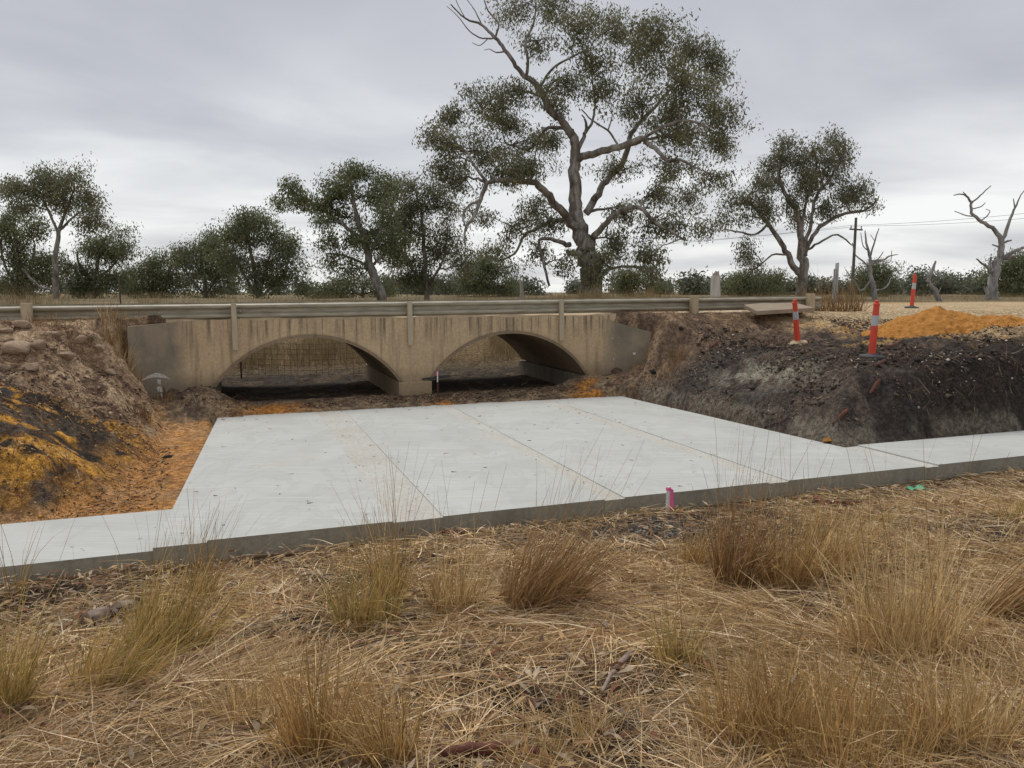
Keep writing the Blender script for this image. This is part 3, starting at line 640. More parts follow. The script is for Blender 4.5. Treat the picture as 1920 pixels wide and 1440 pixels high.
# steel sign seen edge on
q = at(1566, 570, 19.5); zb = gz(q[0], q[1]); e = empty('road_sign', (q[0], q[1], zb)); tag(e, 'grey steel road sign seen edge-on behind dead brush at the rail end', 'sign')
Ms = Matrix.Rotation(R(75), 3, 'Z')
box_at('sign_panel', M_STEEL, (q[0], q[1], zb + 0.83), (0.42, 0.03, 0.78), Ms, e, 0.004)
for dx in (-0.14, 0.16):
    off = Ms @ Vector((dx, 0.035, 0)); box_at('sign_post', M_STEEL, (q[0] + off.x, q[1] + off.y, zb + 0.5), (0.05, 0.035, 1.15), Ms, e)
# old timber stumps of a strainer fence
def stub(name, px, py0, py1, wpx, d, mat, label, cat, jag=0.0, lean=0):
    a = at(px, py0, d); b_ = at(px + lean, py1, d); r_ = wpx * d / F_PX / 2; a[2] = min(a[2], gz(a[0], a[1]) - 0.05)
    m_ = MB(); n = 9; k = 5
    pts = [a + (b_ - a) * t for t in np.linspace(0, 1, k)]
    m_.tube(pts, [r_ * 1.1, r_, r_ * 0.95, r_ * 0.95, r_ * 0.9], n)
    if jag:
        for i in range(n): x, y, z = m_.v[(k - 1) * n + i]; m_.v[(k - 1) * n + i] = (x, y, z + random.uniform(-jag, jag))
    o = m_.build(name, mat); tag(o, label, cat); return o
stub('tree_stump', 1347, 560, 508, 14, 26.5, M_GREYW, 'grey splintered stump standing behind the pale square post', 'stump', 0.14, -5)
q = at(1341, 545, 26); q[2] = gz(q[0], q[1]); o = box_at('fence_post', mat_simple('bleached_post', (0.36, 0.35, 0.33), (0.5, 0.49, 0.46), 9, 0.9, 0, 0.3, (1, 1, .15)), (q[0], q[1], q[2] + 0.40), (0.24, 0.22, 1.2), Matrix.Rotation(0.4, 3, 'Z'), None, 0.01); tag(o, 'pale square strainer post in front of the splintered stump', 'post')
stub('fence_post', 983, 560, 526, 7, 24, M_GREYW, 'thin grey leaning timber post in front of the big gum tree', 'post', 0.05, -6)
# green plastic scrap
p = hit(1725, 922); n = 10; a = np.linspace(-1, 1, n); A, B = np.meshgrid(a, a)
x = p[0] + A * 0.13; y = p[1] + B * 0.06; z = H(x, y) + 0.015 + 0.06 * fbm(x, y, 9, 2, 5) * (1 - np.abs(A)) + 0.02 * np.sin(A * 6)
I_ = np.arange(n * n).reshape(n, n); Fq_ = np.stack([I_[:-1, :-1], I_[:-1, 1:], I_[1:, 1:], I_[1:, :-1]], -1).reshape(-1, 4)
o = np_mesh('plastic_scrap', np.stack([x.ravel(), y.ravel(), z.ravel()], 1), Fq_, M_GREENP, None, None, True); tag(o, 'crumpled scrap of green plastic by the slab edge', 'litter')

# fence wire across the back of the left arch
e = empty('wire_fence', W(-1.9, 4.6, -2.1)); tag(e, 'sagging rusty wire mesh fence across the far end of the left arch', 'fence')
for u in (-3.2, 0.6):
    b = MB(); b.tube([W(u, 4.6, -2.3), W(u, 4.6, -1.05)], 0.022, 6); b.build('post', M_WIRE, e)
b = MB()
for k in range(7):
    z0 = -1.95 + 0.13 * k; b.tube([W(u, 4.6, z0 - 0.10 * math.sin((u + 3.2) / 3.8 * math.pi)) for u in np.linspace(-3.2, 0.6, 14)], 0.0045, 4)
for u in np.arange(-3.1, 0.6, 0.15):
    dz = -0.10 * math.sin((u + 3.2) / 3.8 * math.pi); b.tube([W(u, 4.6, -1.95 + dz), W(u, 4.6, -1.17 + dz)], 0.004, 4)
b.build('mesh', M_WIRE, e)
# wire fence along the far left side of the road
e = empty('wire_fence', W(-10, 7.0, -0.5)); tag(e, 'thin wire paddock fence behind the road on the side of the tall pale-trunked gum', 'fence')
for u in np.arange(-26, -5.9, 4.0):
    x, y, _ = W(u, 7.0); b = MB(); b.tube([(x, y, gz(x, y) - 0.3), (x, y, 0.42)], 0.02, 6); b.build('post', M_WIRE, e)
for k, z in enumerate((0.38, 0.25, 0.12, -0.02, -0.2)):
    b = MB(); b.tube([W(u, 7.0, z + 0.02 * math.sin(u + k)) for u in np.linspace(-26, -6, 24)], 0.0022, 4); b.build('wire', M_WIRE, e)

# power pole and its wires
q = at(1597, 560, 62); q[2] = gz(q[0], q[1]); topz = at(1597, 408, 62)[2]
e = empty('power_pole', q); tag(e, 'dark timber power pole between the live gum and the dead trees', 'power pole')
b = MB(); b.tube([(q[0], q[1], q[2] - 0.5), (q[0], q[1], topz)], [0.13, 0.10], 10); b.build('pole', M_POLE, e)
b = MB(); b.box((q[0], q[1] - 0.12, topz - 0.95), (1.5, 0.1, 0.12), Matrix.Rotation(0.5, 3, 'Z')); b.build('crossarm', M_POLE, e)
for s_ in (-1, 1):
    x_, y_ = q[0] + s_ * 0.62 * math.cos(0.5), q[1] - 0.12 + s_ * 0.62 * math.sin(0.5)
    b = MB(); b.lathe([(0.03, 0), (0.05, 0.06), (0.03, 0.12), (0.05, 0.18), (0.02, 0.24)], 8, Matrix.Translation((x_, y_, topz - 0.89))); b.build('insulator', M_DARKW, e)
for k, (x_, y_, z_) in enumerate(((q[0] - 0.54, q[1] - 0.42, topz - 0.65), (q[0] + 0.54, q[1] + 0.18, topz - 0.65))):
    far_r = at(2060, 384 + 12 * k, 52); far_l = at(1050, 468 - 6 * k, 75)
    pts = []
    for t in np.linspace(0, 1, 14): a_ = far_l + (np.array((x_, y_, z_)) - far_l) * t; a_[2] -= 1.2 * t * (1 - t); pts.append(a_)
    for t in np.linspace(0, 1, 14)[1:]: a_ = np.array((x_, y_, z_)) + (far_r - np.array((x_, y_, z_))) * t; a_[2] -= 0.9 * t * (1 - t); pts.append(a_)
    b = MB(); b.tube(pts, 0.011, 4); o = b.build('power_line', M_DARKW); tag(o, 'thin power line strung from the dark timber pole', 'power line', 'power lines')

# ------------------------------------------------------------------ trees
class Limbs:
    def __init__(s): s.V = []; s.F = []; s.nv = 0
    def tube(s, P, rad, n=6):
        P = np.asarray(P, float); rad = np.asarray(rad, float); T = np.gradient(P, axis=0); T /= np.linalg.norm(T, axis=1)[:, None] + 1e-9
        ref = np.where(np.abs(T[:, 1:2]) < 0.9, np.array([[0, 1., 0]]), np.array([[1., 0, 0]]))
        A = ref - T * (ref * T).sum(1)[:, None]; A /= np.linalg.norm(A, axis=1)[:, None]; B = np.cross(T, A)
        q = np.arange(n) * 2 * math.pi / n
        V = P[:, None, :] + (A[:, None, :] * np.cos(q)[None, :, None] + B[:, None, :] * np.sin(q)[None, :, None]) * rad[:, None, None]
        m_ = len(P); I_ = np.arange(m_ * n).reshape(m_, n); J_ = np.roll(I_, -1, 1)
        s.F.append(np.stack([I_[:-1], J_[:-1], J_[1:], I_[1:]], -1).reshape(-1, 4) + s.nv); s.V.append(V.reshape(-1, 3)); s.nv += m_ * n
    def build(s, name, mat, parent): return np_mesh(name, np.concatenate(s.V), np.concatenate(s.F), mat, parent, None, True)
def smooth_path(P, rad, per=4):
    P = np.asarray(P, float); rad = np.asarray(rad, float); n = len(P)
    if n < 3: return P, rad
    out = []; ro = []
    for i in range(n - 1):
        p0, p1, p2, p3 = P[max(i - 1, 0)], P[i], P[i + 1], P[min(i + 2, n - 1)]
        for t in np.arange(per) / per:
            out.append(0.5 * ((2 * p1) + (-p0 + p2) * t + (2 * p0 - 5 * p1 + 4 * p2 - p3) * t * t + (-p0 + 3 * p1 - 3 * p2 + p3) * t ** 3)); ro.append(rad[i] + (rad[i + 1] - rad[i]) * t)
    out.append(P[-1]); ro.append(rad[-1]); return np.array(out), np.array(ro)
def leaves_mesh(name, Cn, spread, count, size, colr, parent, rg, droop=0.75, colvar=0.25):
    # Cn: cluster centres; every leaf is a small hanging diamond
    K = len(Cn); idx = np.repeat(np.arange(K), count); n = len(idx)
    P = Cn[idx] + np.clip(rg.normal(0, 1, (n, 3)), -1.7, 1.7) * spread * np.array([1, 1, 0.9])
    D = rg.normal(0, 1, (n, 3)); D[:, 2] -= droop * 2.0; D /= np.linalg.norm(D, axis=1)[:, None]
    S = np.cross(D, rg.normal(0, 1, (n, 3))); S /= np.linalg.norm(S, axis=1)[:, None] + 1e-9
    ln = size * rg.uniform(0.6, 1.4, n)[:, None]; wd = ln * rg.uniform(0.12, 0.22, n)[:, None]
    V = np.stack([P, P + D * ln * .45 + S * wd, P + D * ln, P + D * ln * .45 - S * wd], 1).reshape(-1, 3)
    Fq_ = np.arange(4 * n).reshape(n, 4)
    cl = rg.uniform(1 - colvar, 1 + colvar, K)[idx] * rg.uniform(0.75, 1.25, n)
    hue = rg.uniform(-1, 1, K)[idx] * 0.12
    cc = np.array(colr)[None, :] * cl[:, None] * np.stack([1 + hue, np.ones(n), 1 - hue], 1)
    return np_mesh(name, V, Fq_, M_LEAF, parent, np.repeat(cc, 4, 0))
def tree(name, label, cat, d, stems, blobs, leaf=(0.185, 0.185, 0.10), bark=M_GUM, twigs=8, per=26, dens=1.0, lsize=0.16, seed=0, group=None, depth=0.35, spread=None):
    rg = np.random.default_rng(1000 + seed)
    b0 = stems[0][0]; base = at(b0[0], b0[1], d); gzz = gz(base[0], base[1]); base[2] = gzz
    e = empty(name, base); tag(e, label, cat, group)
    Lm = Limbs(); SK = []; SR = []
    for si, st in enumerate(stems):
        P = []; rr = []; dz = 0; sgn = rg.uniform(-1, 1)
        for i, s_ in enumerate(st):
            o = s_[3] if len(s_) > 3 else (0 if si == 0 else sgn * 0.25 * i)
            p_ = at(s_[0], s_[1], d + o); P.append(p_); rr.append(s_[2] * d / F_PX / 2 * (0.72 if si else 0.76))
        if si == 0: P[0][2] = min(P[0][2], gzz) - 0.25
        P, rr = smooth_path(P, rr); wob = rg.normal(0, 1, P.shape) * (rr * 0.22)[:, None]; P = P + wob
        Lm.tube(P, rr, 9 if rr[0] > 0.1 else 6); SK.append(P); SR.append(rr)
    SKa = np.concatenate(SK); SRa = np.concatenate(SR)
    Cl = []; allx = [b_[0] for b_ in blobs] if blobs else [0]
    width = (max(allx) - min(allx)) * d / F_PX if blobs else 0
    for bi, bl in enumerate(blobs):
        cx_, cy_, rx_, ry_ = bl[:4]; dn = bl[4] if len(bl) > 4 else 1.0
        if group: cx_ += rg.normal(0, .22) * rx_; cy_ += rg.normal(0, .22) * ry_; q_ = rg.uniform(.65, 1.25); rx_ *= q_; ry_ *= q_ * rg.uniform(.8, 1.2); dn *= .85
        off = bl[5] if len(bl) > 5 else rg.uniform(-1, 1) * depth * width * 0.5
        c = at(cx_, cy_, d + off); r_ = np.array((rx_, (rx_ + ry_) * 0.5, ry_)) * (d + off) / F_PX
        dv = SKa - c; dist = np.linalg.norm(dv, axis=1) + 1.2 * np.maximum(0, dv[:, 2] + 0.2 * r_[2]) - 1.5 * np.minimum(SRa, .2)
        k = int(np.argmin(dist)); s0 = SKa[k]; ln = np.linalg.norm(c - s0); r0 = min(SRa[k] * 0.75, 0.022 + 0.022 * ln + 0.012 * r_[0])
        t = np.linspace(0, 1, 8)[:, None]
        ctl = s0 + (c - s0) * 0.45 + np.array([0, 0, 1]) * ln * 0.16 + rg.normal(0, 1, 3) * ln * 0.10
        path = s0 * (1 - t) ** 2 + 2 * ctl * t * (1 - t) + c * t ** 2; path[1:-1] += rg.normal(0, 1, (6, 3)) * ln * 0.022
        rad = np.linspace(r0, max(0.012, r0 * 0.35), 8); Lm.tube(path, rad, 5)
        SKa = np.concatenate([SKa, path[3:]]); SRa = np.concatenate([SRa, rad[3:]])
        nt_ = max(4, int(2.5 * twigs * dn * math.sqrt(r_[0] * r_[2]) * 1.0 + 2))
        ns = max(4, int(3.4 + 3.2 * r_[0] * dn)); sub = rg.normal(0, 1, (ns, 3)); sub /= np.linalg.norm(sub, axis=1)[:, None]; sub *= rg.uniform(.35, .95, (ns, 1))
        for j in range(nt_):
            a_ = path[rg.integers(4, 8)]; q = sub[j % ns] + np.clip(rg.normal(0, 1, 3), -1.6, 1.6) * (0.2 if j % 5 < 3 else 0.5)
            b_ = c + q * r_ * 1.0; mid = (a_ + b_) / 2 + rg.normal(0, 1, 3) * 0.12 * np.linalg.norm(b_ - a_) + np.array([0, 0, .08])
            tt = np.linspace(0, 1, 5)[:, None]; pth = a_ * (1 - tt) ** 2 + 2 * mid * tt * (1 - tt) + b_ * tt ** 2
            Lm.tube(pth, np.linspace(min(0.03, r0 * 0.5), 0.006, 5), 4)
            for f_ in (0.7, 0.88, 1.0):
                if rg.uniform() < 0.93: Cl.append(pth[0] * (1 - f_) + pth[-1] * f_ + rg.normal(0, .08, 3))
    Lm.build('trunk', bark, e)
    if Cl:
        o = leaves_mesh('crown', np.array(Cl), spread or 0.27 * (d / 40), int(per * dens * 1.15), lsize * (d / 40) ** 0.5, leaf, e, rg); o['kind'] = 'stuff'
    return e

big_stems = [
 [(1114, 556, 62), (1108, 510, 54), (1098, 465, 48), (1088, 432, 38), (1080, 395, 33), (1075, 350, 30), (1077, 310, 27), (1079, 275, 24), (1068, 245, 20), (1048, 225, 18), (1027, 196, 17), (1013, 167, 16), (986, 144, 12), (967, 124, 10), (947, 93, 9), (928, 70, 8), (904, 47, 6), (873, 35, 4), (845, 8, 3)],
 [(986, 144, 10), (990, 115, 8), (985, 80, 7), (1000, 45, 6), (1005, 5, 4)],
 [(928, 70, 6), (935, 45, 5), (915, 20, 4), (905, -10, 3)],
 [(1013, 160, 8), (1040, 125, 6), (1075, 105, 5), (1100, 95, 4)],
 [(1083, 296, 20, 0), (1105, 289, 19, -.5), (1130, 282, 18, -.9), (1169, 272, 16, -1.4), (1200, 260, 14, -1.6), (1215, 270, 12, -1.8), (1231, 280, 11, -2.0), (1250, 301, 9, -2.3), (1274, 299, 7, -2.6), (1300, 312, 5, -2.8)],
 [(1098, 400, 20, 0), (1112, 378, 19, .3), (1122, 362, 18, .6), (1145, 330, 16, 1.0), (1173, 295, 15, 1.5), (1184, 249, 13, 1.8), (1205, 225, 11, 2.0), (1227, 202, 9, 2.2), (1260, 165, 7, 2.4), (1285, 130, 5, 2.5)],
 [(1200, 262, 9, -1.6), (1240, 240, 7, -1.8), (1285, 225, 6, -2.2), (1330, 240, 4, -2.4)],
 [(1085, 440, 26, 0), (1065, 408, 22, -.5), (1045, 388, 20, -.9), (1029, 369, 19, -1.2), (1009, 345, 17, -1.5), (982, 340, 13, -1.7), (943, 338, 12, -2.0), (915, 345, 11, -2.1), (901, 373, 10, -2.3), (889, 405, 8, -2.4), (873, 430, 6, -2.4), (872, 460, 4, -2.4)],
 [(1075, 415, 14, .2), (1040, 412, 12, .8), (1015, 425, 10, 1.2), (985, 440, 8, 1.5), (965, 475, 6, 1.6), (935, 490, 4, 1.7)],
 [(904, 47, 4), (893, 25, 3), (880, 5, 2), (868, -10, 1.5)],
 [(928, 70, 5), (905, 72, 3.5), (880, 58, 3), (858, 30, 2), (838, 12, 1.5)],
 [(915, 72, 3), (900, 85, 2), (885, 80, 1.5)],
 [(950, 96, 5), (930, 98, 3), (918, 92, 2), (908, 94, 1.5)],
 [(873, 35, 2.5), (860, 12, 2), (852, -8, 1.5)],
 [(1096, 222, 4, .2), (1090, 215, 3, .2)], [(1160, 275, 6, -1.3), (1140, 245, 5, -.9), (1110, 225, 4, -.5), (1090, 205, 3, -.3)], [(1140, 245, 4, -.9), (1148, 215, 3, -.8), (1140, 195, 2, -.7)],
 [(900, 375, 7, -2.3), (880, 385, 6, -2.5), (868, 405, 5, -2.6), (875, 430, 4, -2.6)], [(1084, 280, 12, 0), (1095, 255, 10, .1), (1100, 240, 8, .2), (1096, 222, 5, .2)],
 [(1095, 252, 9, 0), (1112, 225, 7, .4), (1115, 190, 6, .6), (1110, 150, 5, .8)],
 [(1105, 455, 20, 0), (1130, 425, 15, -.8), (1165, 395, 12, -1.2), (1200, 389, 11, -1.6), (1227, 416, 9, -1.9), (1254, 431, 7, -2.1), (1285, 451, 5, -2.2)],
 [(1075, 245, 10, .1), (1030, 240, 9, .9), (1009, 260, 8, 1.2), (990, 280, 6, 1.5), (950, 270, 5, 1.7)],
 [(1068, 460, 14, 0), (1040, 450, 10, -.6), (1012, 450, 8, -1), (1018, 486, 7, -1.2), (1029, 536, 6, -1.3)],
 [(1092, 478, 16, -.2), (1075, 475, 15, -.6), (1062, 474, 13, -.8)],
]
big_blobs = [(985, 18, 62, 40, .8), (1050, 20, 62, 38, .9), (1085, 55, 58, 38, .9), (1010, 78, 42, 30, .55), (1150, 50, 50, 35), (1215, 60, 70, 38), (1290, 85, 55, 45), (1200, 112, 80, 45), (1285, 140, 75, 42), (1335, 125, 38, 48), (1055, 148, 48, 32), (1110, 125, 48, 48), (1130, 168, 42, 40, .8), (1200, 185, 60, 42), (1285, 190, 80, 48), (1350, 215, 38, 48), (1305, 250, 75, 45, 1.1), (1355, 275, 38, 32), (1255, 225, 50, 35, .8),
 (955, 172, 42, 25), (900, 200, 55, 32), (850, 212, 32, 28), (940, 225, 65, 35), (830, 262, 38, 36), (880, 285, 75, 42), (960, 272, 55, 38, .9), (828, 312, 42, 26), (1000, 300, 48, 38), (1045, 275, 35, 36, .8), (945, 325, 55, 25), (865, 335, 40, 22, .8), (1030, 195, 26, 20),
 (1165, 320, 50, 24, .7), (1255, 318, 60, 30, .8), (1335, 335, 48, 20, .8), (1225, 358, 55, 28, .8), (1295, 375, 52, 24, .7), (1170, 395, 36, 34, .8), (1215, 425, 46, 34, .8), (1160, 452, 36, 32), (1215, 480, 42, 28, .7), (1275, 420, 48, 24, .7), (1330, 430, 20, 12, .6), (1000, 390, 36, 30, .7), (1035, 425, 36, 34, .9), (955, 425, 38, 32, .6), (900, 405, 36, 28, .5), (930, 470, 28, 24, .5), (1010, 465, 28, 32, .5), (1060, 490, 20, 24, .6), (1130, 490, 22, 28, .7), (1112, 520, 22, 30, .8), (1225, 505, 30, 18, .6)]
tree('gum_tree', 'huge spreading gum tree with thick twisting limbs behind the culvert', 'tree', 36, big_stems, big_blobs, seed=1, twigs=7, per=27)
tree('gum_tree', 'broad gum with pale forked trunk to the side of the power pole', 'tree', 45,
 [[(1505, 558, 28), (1508, 510, 24), (1505, 470, 20), (1500, 430, 14), (1490, 390, 11), (1465, 350, 9), (1462, 310, 7), (1470, 275, 4)],
  [(1505, 520, 18), (1488, 498, 16), (1474, 470, 14), (1455, 440, 12), (1425, 400, 8), (1400, 380, 6), (1370, 385, 3)],
  [(1508, 480, 13), (1520, 450, 11), (1545, 420, 10), (1585, 400, 8), (1620, 395, 6), (1645, 375, 3)],
  [(1506, 470, 11), (1520, 420, 9), (1530, 370, 8), (1560, 330, 7), (1580, 295, 5), (1585, 265, 3)],
  [(1503, 450, 9), (1508, 390, 7), (1530, 320, 6), (1525, 275, 3)], [(1510, 472, 8), (1535, 455, 6), (1570, 440, 5), (1597, 460, 3)],
  [(1440, 420, 7), (1415, 440, 6), (1385, 435, 5), (1360, 430, 3)], [(1474, 478, 6), (1448, 478, 5), (1425, 498, 4), (1410, 505, 3)]],
 [(1473, 268, 18, 14), (1466, 292, 22, 18), (1521, 283, 17, 22), (1564, 266, 20, 15), (1589, 272, 13, 14, .8), (1577, 296, 26, 22), (1539, 301, 22, 20), (1501, 303, 22, 22), (1445, 314, 22, 16), (1423, 334, 22, 16), (1451, 338, 20, 18), (1514, 328, 24, 22), (1551, 330, 32, 22), (1522, 356, 32, 22), (1482, 382, 22, 20), (1545, 386, 32, 22), (1503, 410, 22, 16), (1588, 362, 22, 16), (1614, 347, 22, 18, .8), (1626, 380, 17, 14, .7), (1389, 368, 26, 16), (1370, 384, 20, 12, .7), (1432, 380, 26, 18), (1440, 400, 20, 16), (1352, 408, 16, 10, .6), (1392, 408, 12, 16, .7), (1398, 462, 18, 10, .7), (1392, 480, 18, 12, .7), (1415, 498, 16, 12, .6), (1575, 372, 22, 14)],
 seed=2, twigs=7, per=22, leaf=(0.185, 0.185, 0.115))
G = 'trees behind the road'
tree('gum_tree', 'tall gum with a slim pale trunk standing above the dark trees by the wire fence', 'tree', 45,
 [[(105, 560, 15), (103, 510, 13), (108, 460, 11), (112, 430, 9), (125, 395, 6), (140, 350, 4)], [(110, 440, 7), (95, 405, 6), (75, 365, 5), (60, 340, 3)], [(112, 432, 7), (140, 405, 5), (165, 390, 4), (185, 385, 3)], [(103, 545, 7), (70, 535, 6), (45, 505, 4)]],
 [(60, 338, 32, 20), (95, 345, 35, 22), (140, 345, 38, 26), (170, 370, 28, 28), (185, 400, 18, 20), (35, 365, 30, 24), (75, 375, 35, 22), (130, 385, 38, 24, .7), (15, 350, 22, 20), (160, 415, 30, 18, .6), (40, 395, 30, 18, .7)], seed=3, twigs=8, per=26, group=G)
DK = (0.155, 0.17, 0.08)
tree('eucalypt_tree', 'dense dark tree hugging the side of the tall slim-trunked gum', 'tree', 52, [[(40, 562, 14), (38, 520, 11), (32, 470, 8), (25, 420, 4)], [(40, 545, 9), (60, 500, 7), (65, 460, 4)], [(40, 545, 8), (10, 500, 6), (0, 450, 4)]],
 [(20, 405, 40, 26), (55, 430, 40, 30), (0, 445, 40, 36), (40, 470, 50, 36), (75, 490, 40, 34), (10, 505, 45, 36), (50, 530, 50, 28), (-15, 530, 40, 30), (-30, 460, 40, 50), (90, 530, 30, 24)], leaf=DK, bark=M_DKBARK, seed=4, per=30, group=G)
tree('eucalypt_tree', 'dark leafy tree with thin loose top between the slim gum and the low tree row', 'tree', 54, [[(175, 562, 12), (178, 520, 10), (190, 470, 6), (200, 440, 3)], [(176, 540, 7), (150, 500, 6), (145, 470, 3)], [(178, 530, 7), (215, 495, 5), (228, 470, 3)]],
 [(195, 450, 38, 20, .8), (225, 458, 24, 20, .6), (165, 470, 42, 26), (205, 485, 38, 28), (140, 495, 35, 30), (180, 515, 50, 28), (145, 535, 45, 24), (215, 530, 32, 24)], leaf=DK, bark=M_DKBARK, seed=5, per=30, group=G)
tree('eucalypt_tree', 'low round-topped tree in the row of dark trees behind the guard rail', 'tree', 60, [[(285, 562, 10), (286, 530, 8), (282, 495, 4)], [(285, 550, 6), (310, 520, 5), (325, 495, 3)]],
 [(275, 492, 36, 20), (310, 485, 38, 22), (250, 510, 26, 22), (295, 515, 48, 26), (330, 515, 32, 28), (265, 538, 36, 20), (320, 542, 36, 18, .7)], leaf=DK, bark=M_GUM, seed=6, per=30, group=G)
tree('eucalypt_tree', 'many-stemmed dark tree with a pointed top next to the low round-topped one', 'tree', 56, [[(385, 562, 10), (383, 520, 8), (375, 470, 4)], [(385, 552, 7), (410, 515, 6), (418, 470, 3)], [(385, 555, 6), (355, 520, 5), (345, 490, 3)]],
 [(365, 462, 36, 20), (400, 458, 32, 22), (345, 485, 32, 26), (385, 490, 46, 30), (425, 485, 26, 32), (360, 520, 44, 26), (410, 525, 40, 26), (385, 545, 46, 14, .6)], leaf=DK, bark=M_GUM, seed=7, per=28, group=G)
tree('eucalypt_tree', 'tall domed dark tree on several slender stems behind the left arch', 'tree', 50, [[(485, 562, 10), (480, 520, 9), (470, 470, 7), (465, 425, 4)], [(487, 555, 8), (500, 500, 7), (515, 450, 4)], [(482, 555, 7), (455, 510, 6), (440, 470, 3)], [(490, 556, 7), (530, 515, 6), (545, 470, 3)]],
 [(462, 412, 38, 18), (495, 420, 34, 20), (435, 440, 32, 24), (475, 450, 50, 30), (525, 440, 30, 24), (545, 455, 24, 20, .8), (440, 480, 40, 30), (495, 490, 52, 32), (545, 495, 32, 32, .9), (465, 525, 50, 26), (525, 530, 46, 24), (565, 525, 18, 22, .6)], leaf=DK, bark=M_GUM, seed=8, per=30, group=G)
tree('eucalypt_tree', 'leaning leafy tree with one arm of foliage reaching out over a gap', 'tree', 42, [[(716, 560, 26), (702, 520, 22), (690, 480, 18), (680, 440, 14), (668, 400, 11), (660, 360, 7), (658, 330, 4)], [(682, 450, 10), (640, 420, 8), (600, 390, 6), (560, 365, 5), (535, 360, 3)], [(690, 480, 10), (715, 430, 8), (720, 380, 5)], [(698, 505, 9), (650, 480, 6), (610, 475, 4)], [(696, 500, 8), (725, 470, 6), (740, 440, 4)]],
 [(655, 322, 36, 16), (690, 330, 38, 22), (625, 345, 36, 24), (540, 342, 20, 14), (550, 365, 26, 16), (528, 375, 16, 10), (595, 385, 32, 26), (640, 375, 40, 28), (690, 370, 46, 32), (725, 365, 30, 30), (600, 412, 24, 14, .8), (645, 415, 42, 28), (700, 415, 48, 34), (735, 410, 30, 30), (620, 450, 36, 24, .8), (665, 458, 44, 30), (715, 460, 44, 32), (625, 490, 34, 20, .6), (660, 510, 36, 24, .7), (745, 470, 30, 30)], leaf=(0.16, 0.18, 0.08), seed=9, per=29, lsize=0.16, group=G)
tree('eucalypt_tree', 'dense tree filling in between the leaning tree and the huge gum', 'tree', 47, [[(800, 562, 14), (798, 510, 12), (795, 450, 9), (790, 390, 5)], [(800, 540, 8), (830, 490, 7), (840, 430, 4)], [(798, 540, 8), (765, 490, 6), (755, 440, 4)]],
 [(775, 350, 34, 18), (808, 360, 34, 22), (760, 380, 30, 28), (800, 395, 48, 30), (838, 395, 26, 28, .8), (765, 425, 42, 30), (815, 435, 48, 30), (850, 440, 24, 30, .7), (770, 475, 46, 30), (825, 480, 46, 30), (755, 520, 42, 28), (810, 525, 46, 26), (865, 500, 26, 26, .7)], leaf=(0.165, 0.17, 0.09), seed=10, per=27, group=G)
for i, (px, d, label, bl) in enumerate(((905, 56, 'low bushy understorey tree beside the foot of the huge gum', [(880, 495, 38, 18), (915, 505, 40, 20), (945, 515, 34, 20), (870, 525, 42, 22), (920, 532, 46, 20), (960, 538, 30, 16)]),
     (1180, 58, 'small bushy tree just past the foot of the huge gum trunk', [(1165, 525, 28, 14), (1195, 520, 30, 14), (1225, 530, 26, 12), (1180, 542, 40, 12)]),
     (1900, 72, 'rounded dark green tree behind the large dead tree', [(1895, 492, 30, 16), (1930, 485, 36, 20), (1880, 515, 36, 20), (1920, 520, 44, 24), (1890, 542, 44, 16)]),
     (1640, 80, 'rounded bushy tree behind the twiggy dead tree', [(1640, 502, 30, 12), (1660, 515, 32, 14), (1625, 520, 30, 14), (1645, 538, 46, 16)]),
     (1405, 70, 'wide low bush-like tree beside the pale forked gum', [(1385, 522, 26, 10), (1415, 518, 34, 12), (1450, 526, 28, 12), (1400, 540, 44, 14), (1445, 545, 36, 12)]),
     (680, 62, 'low dark understorey tree below the leaning leafy tree', [(600, 540, 34, 16), (640, 535, 40, 20), (690, 535, 44, 20), (735, 540, 36, 18), (660, 552, 60, 12)]))):
    tree('eucalypt_tree', label, 'tree', d, [[(px, 562, 9), (px + 1, 540, 7), (px, bl[0][1] + 8, 3)]], bl, leaf=DK, bark=M_DKBARK, seed=20 + i, per=30, group=G)
tree('dead_tree', 'large bare dead tree with a pale trunk and clawing branches', 'dead tree', 44,
 [[(1858, 566, 26), (1862, 520, 22), (1874, 488, 17), (1877, 455, 13), (1865, 432, 10), (1840, 415, 8), (1822, 400, 7), (1820, 380, 6), (1808, 365, 4), (1788, 366, 2)], [(1820, 382, 5), (1832, 372, 4), (1845, 360, 3), (1858, 348, 2)], [(1822, 380, 4), (1815, 370, 3), (1806, 360, 2)], [(1826, 405, 4), (1812, 404, 3), (1790, 396, 2)], [(1820, 392, 4), (1838, 388, 3), (1848, 380, 2)],
  [(1877, 458, 11), (1885, 435, 9), (1895, 410, 7), (1903, 390, 5), (1912, 370, 3), (1922, 355, 2)], [(1903, 390, 4), (1900, 372, 2)], [(1874, 492, 13), (1890, 478, 10), (1910, 468, 8), (1935, 458, 6)], [(1880, 484, 8), (1895, 482, 6), (1912, 478, 4)], [(1880, 456, 6), (1890, 452, 5), (1897, 450, 4)], [(1872, 462, 5), (1860, 458, 3)],
  [(1862, 515, 9), (1850, 500, 7), (1840, 494, 5), (1831, 485, 3)], [(1854, 503, 7), (1858, 482, 5)], [(1838, 414, 4), (1850, 405, 3), (1856, 396, 2), (1848, 392, 1.5)], [(1856, 568, 14), (1850, 548, 11), (1848, 535, 8)]], [], bark=M_DEAD, seed=30)
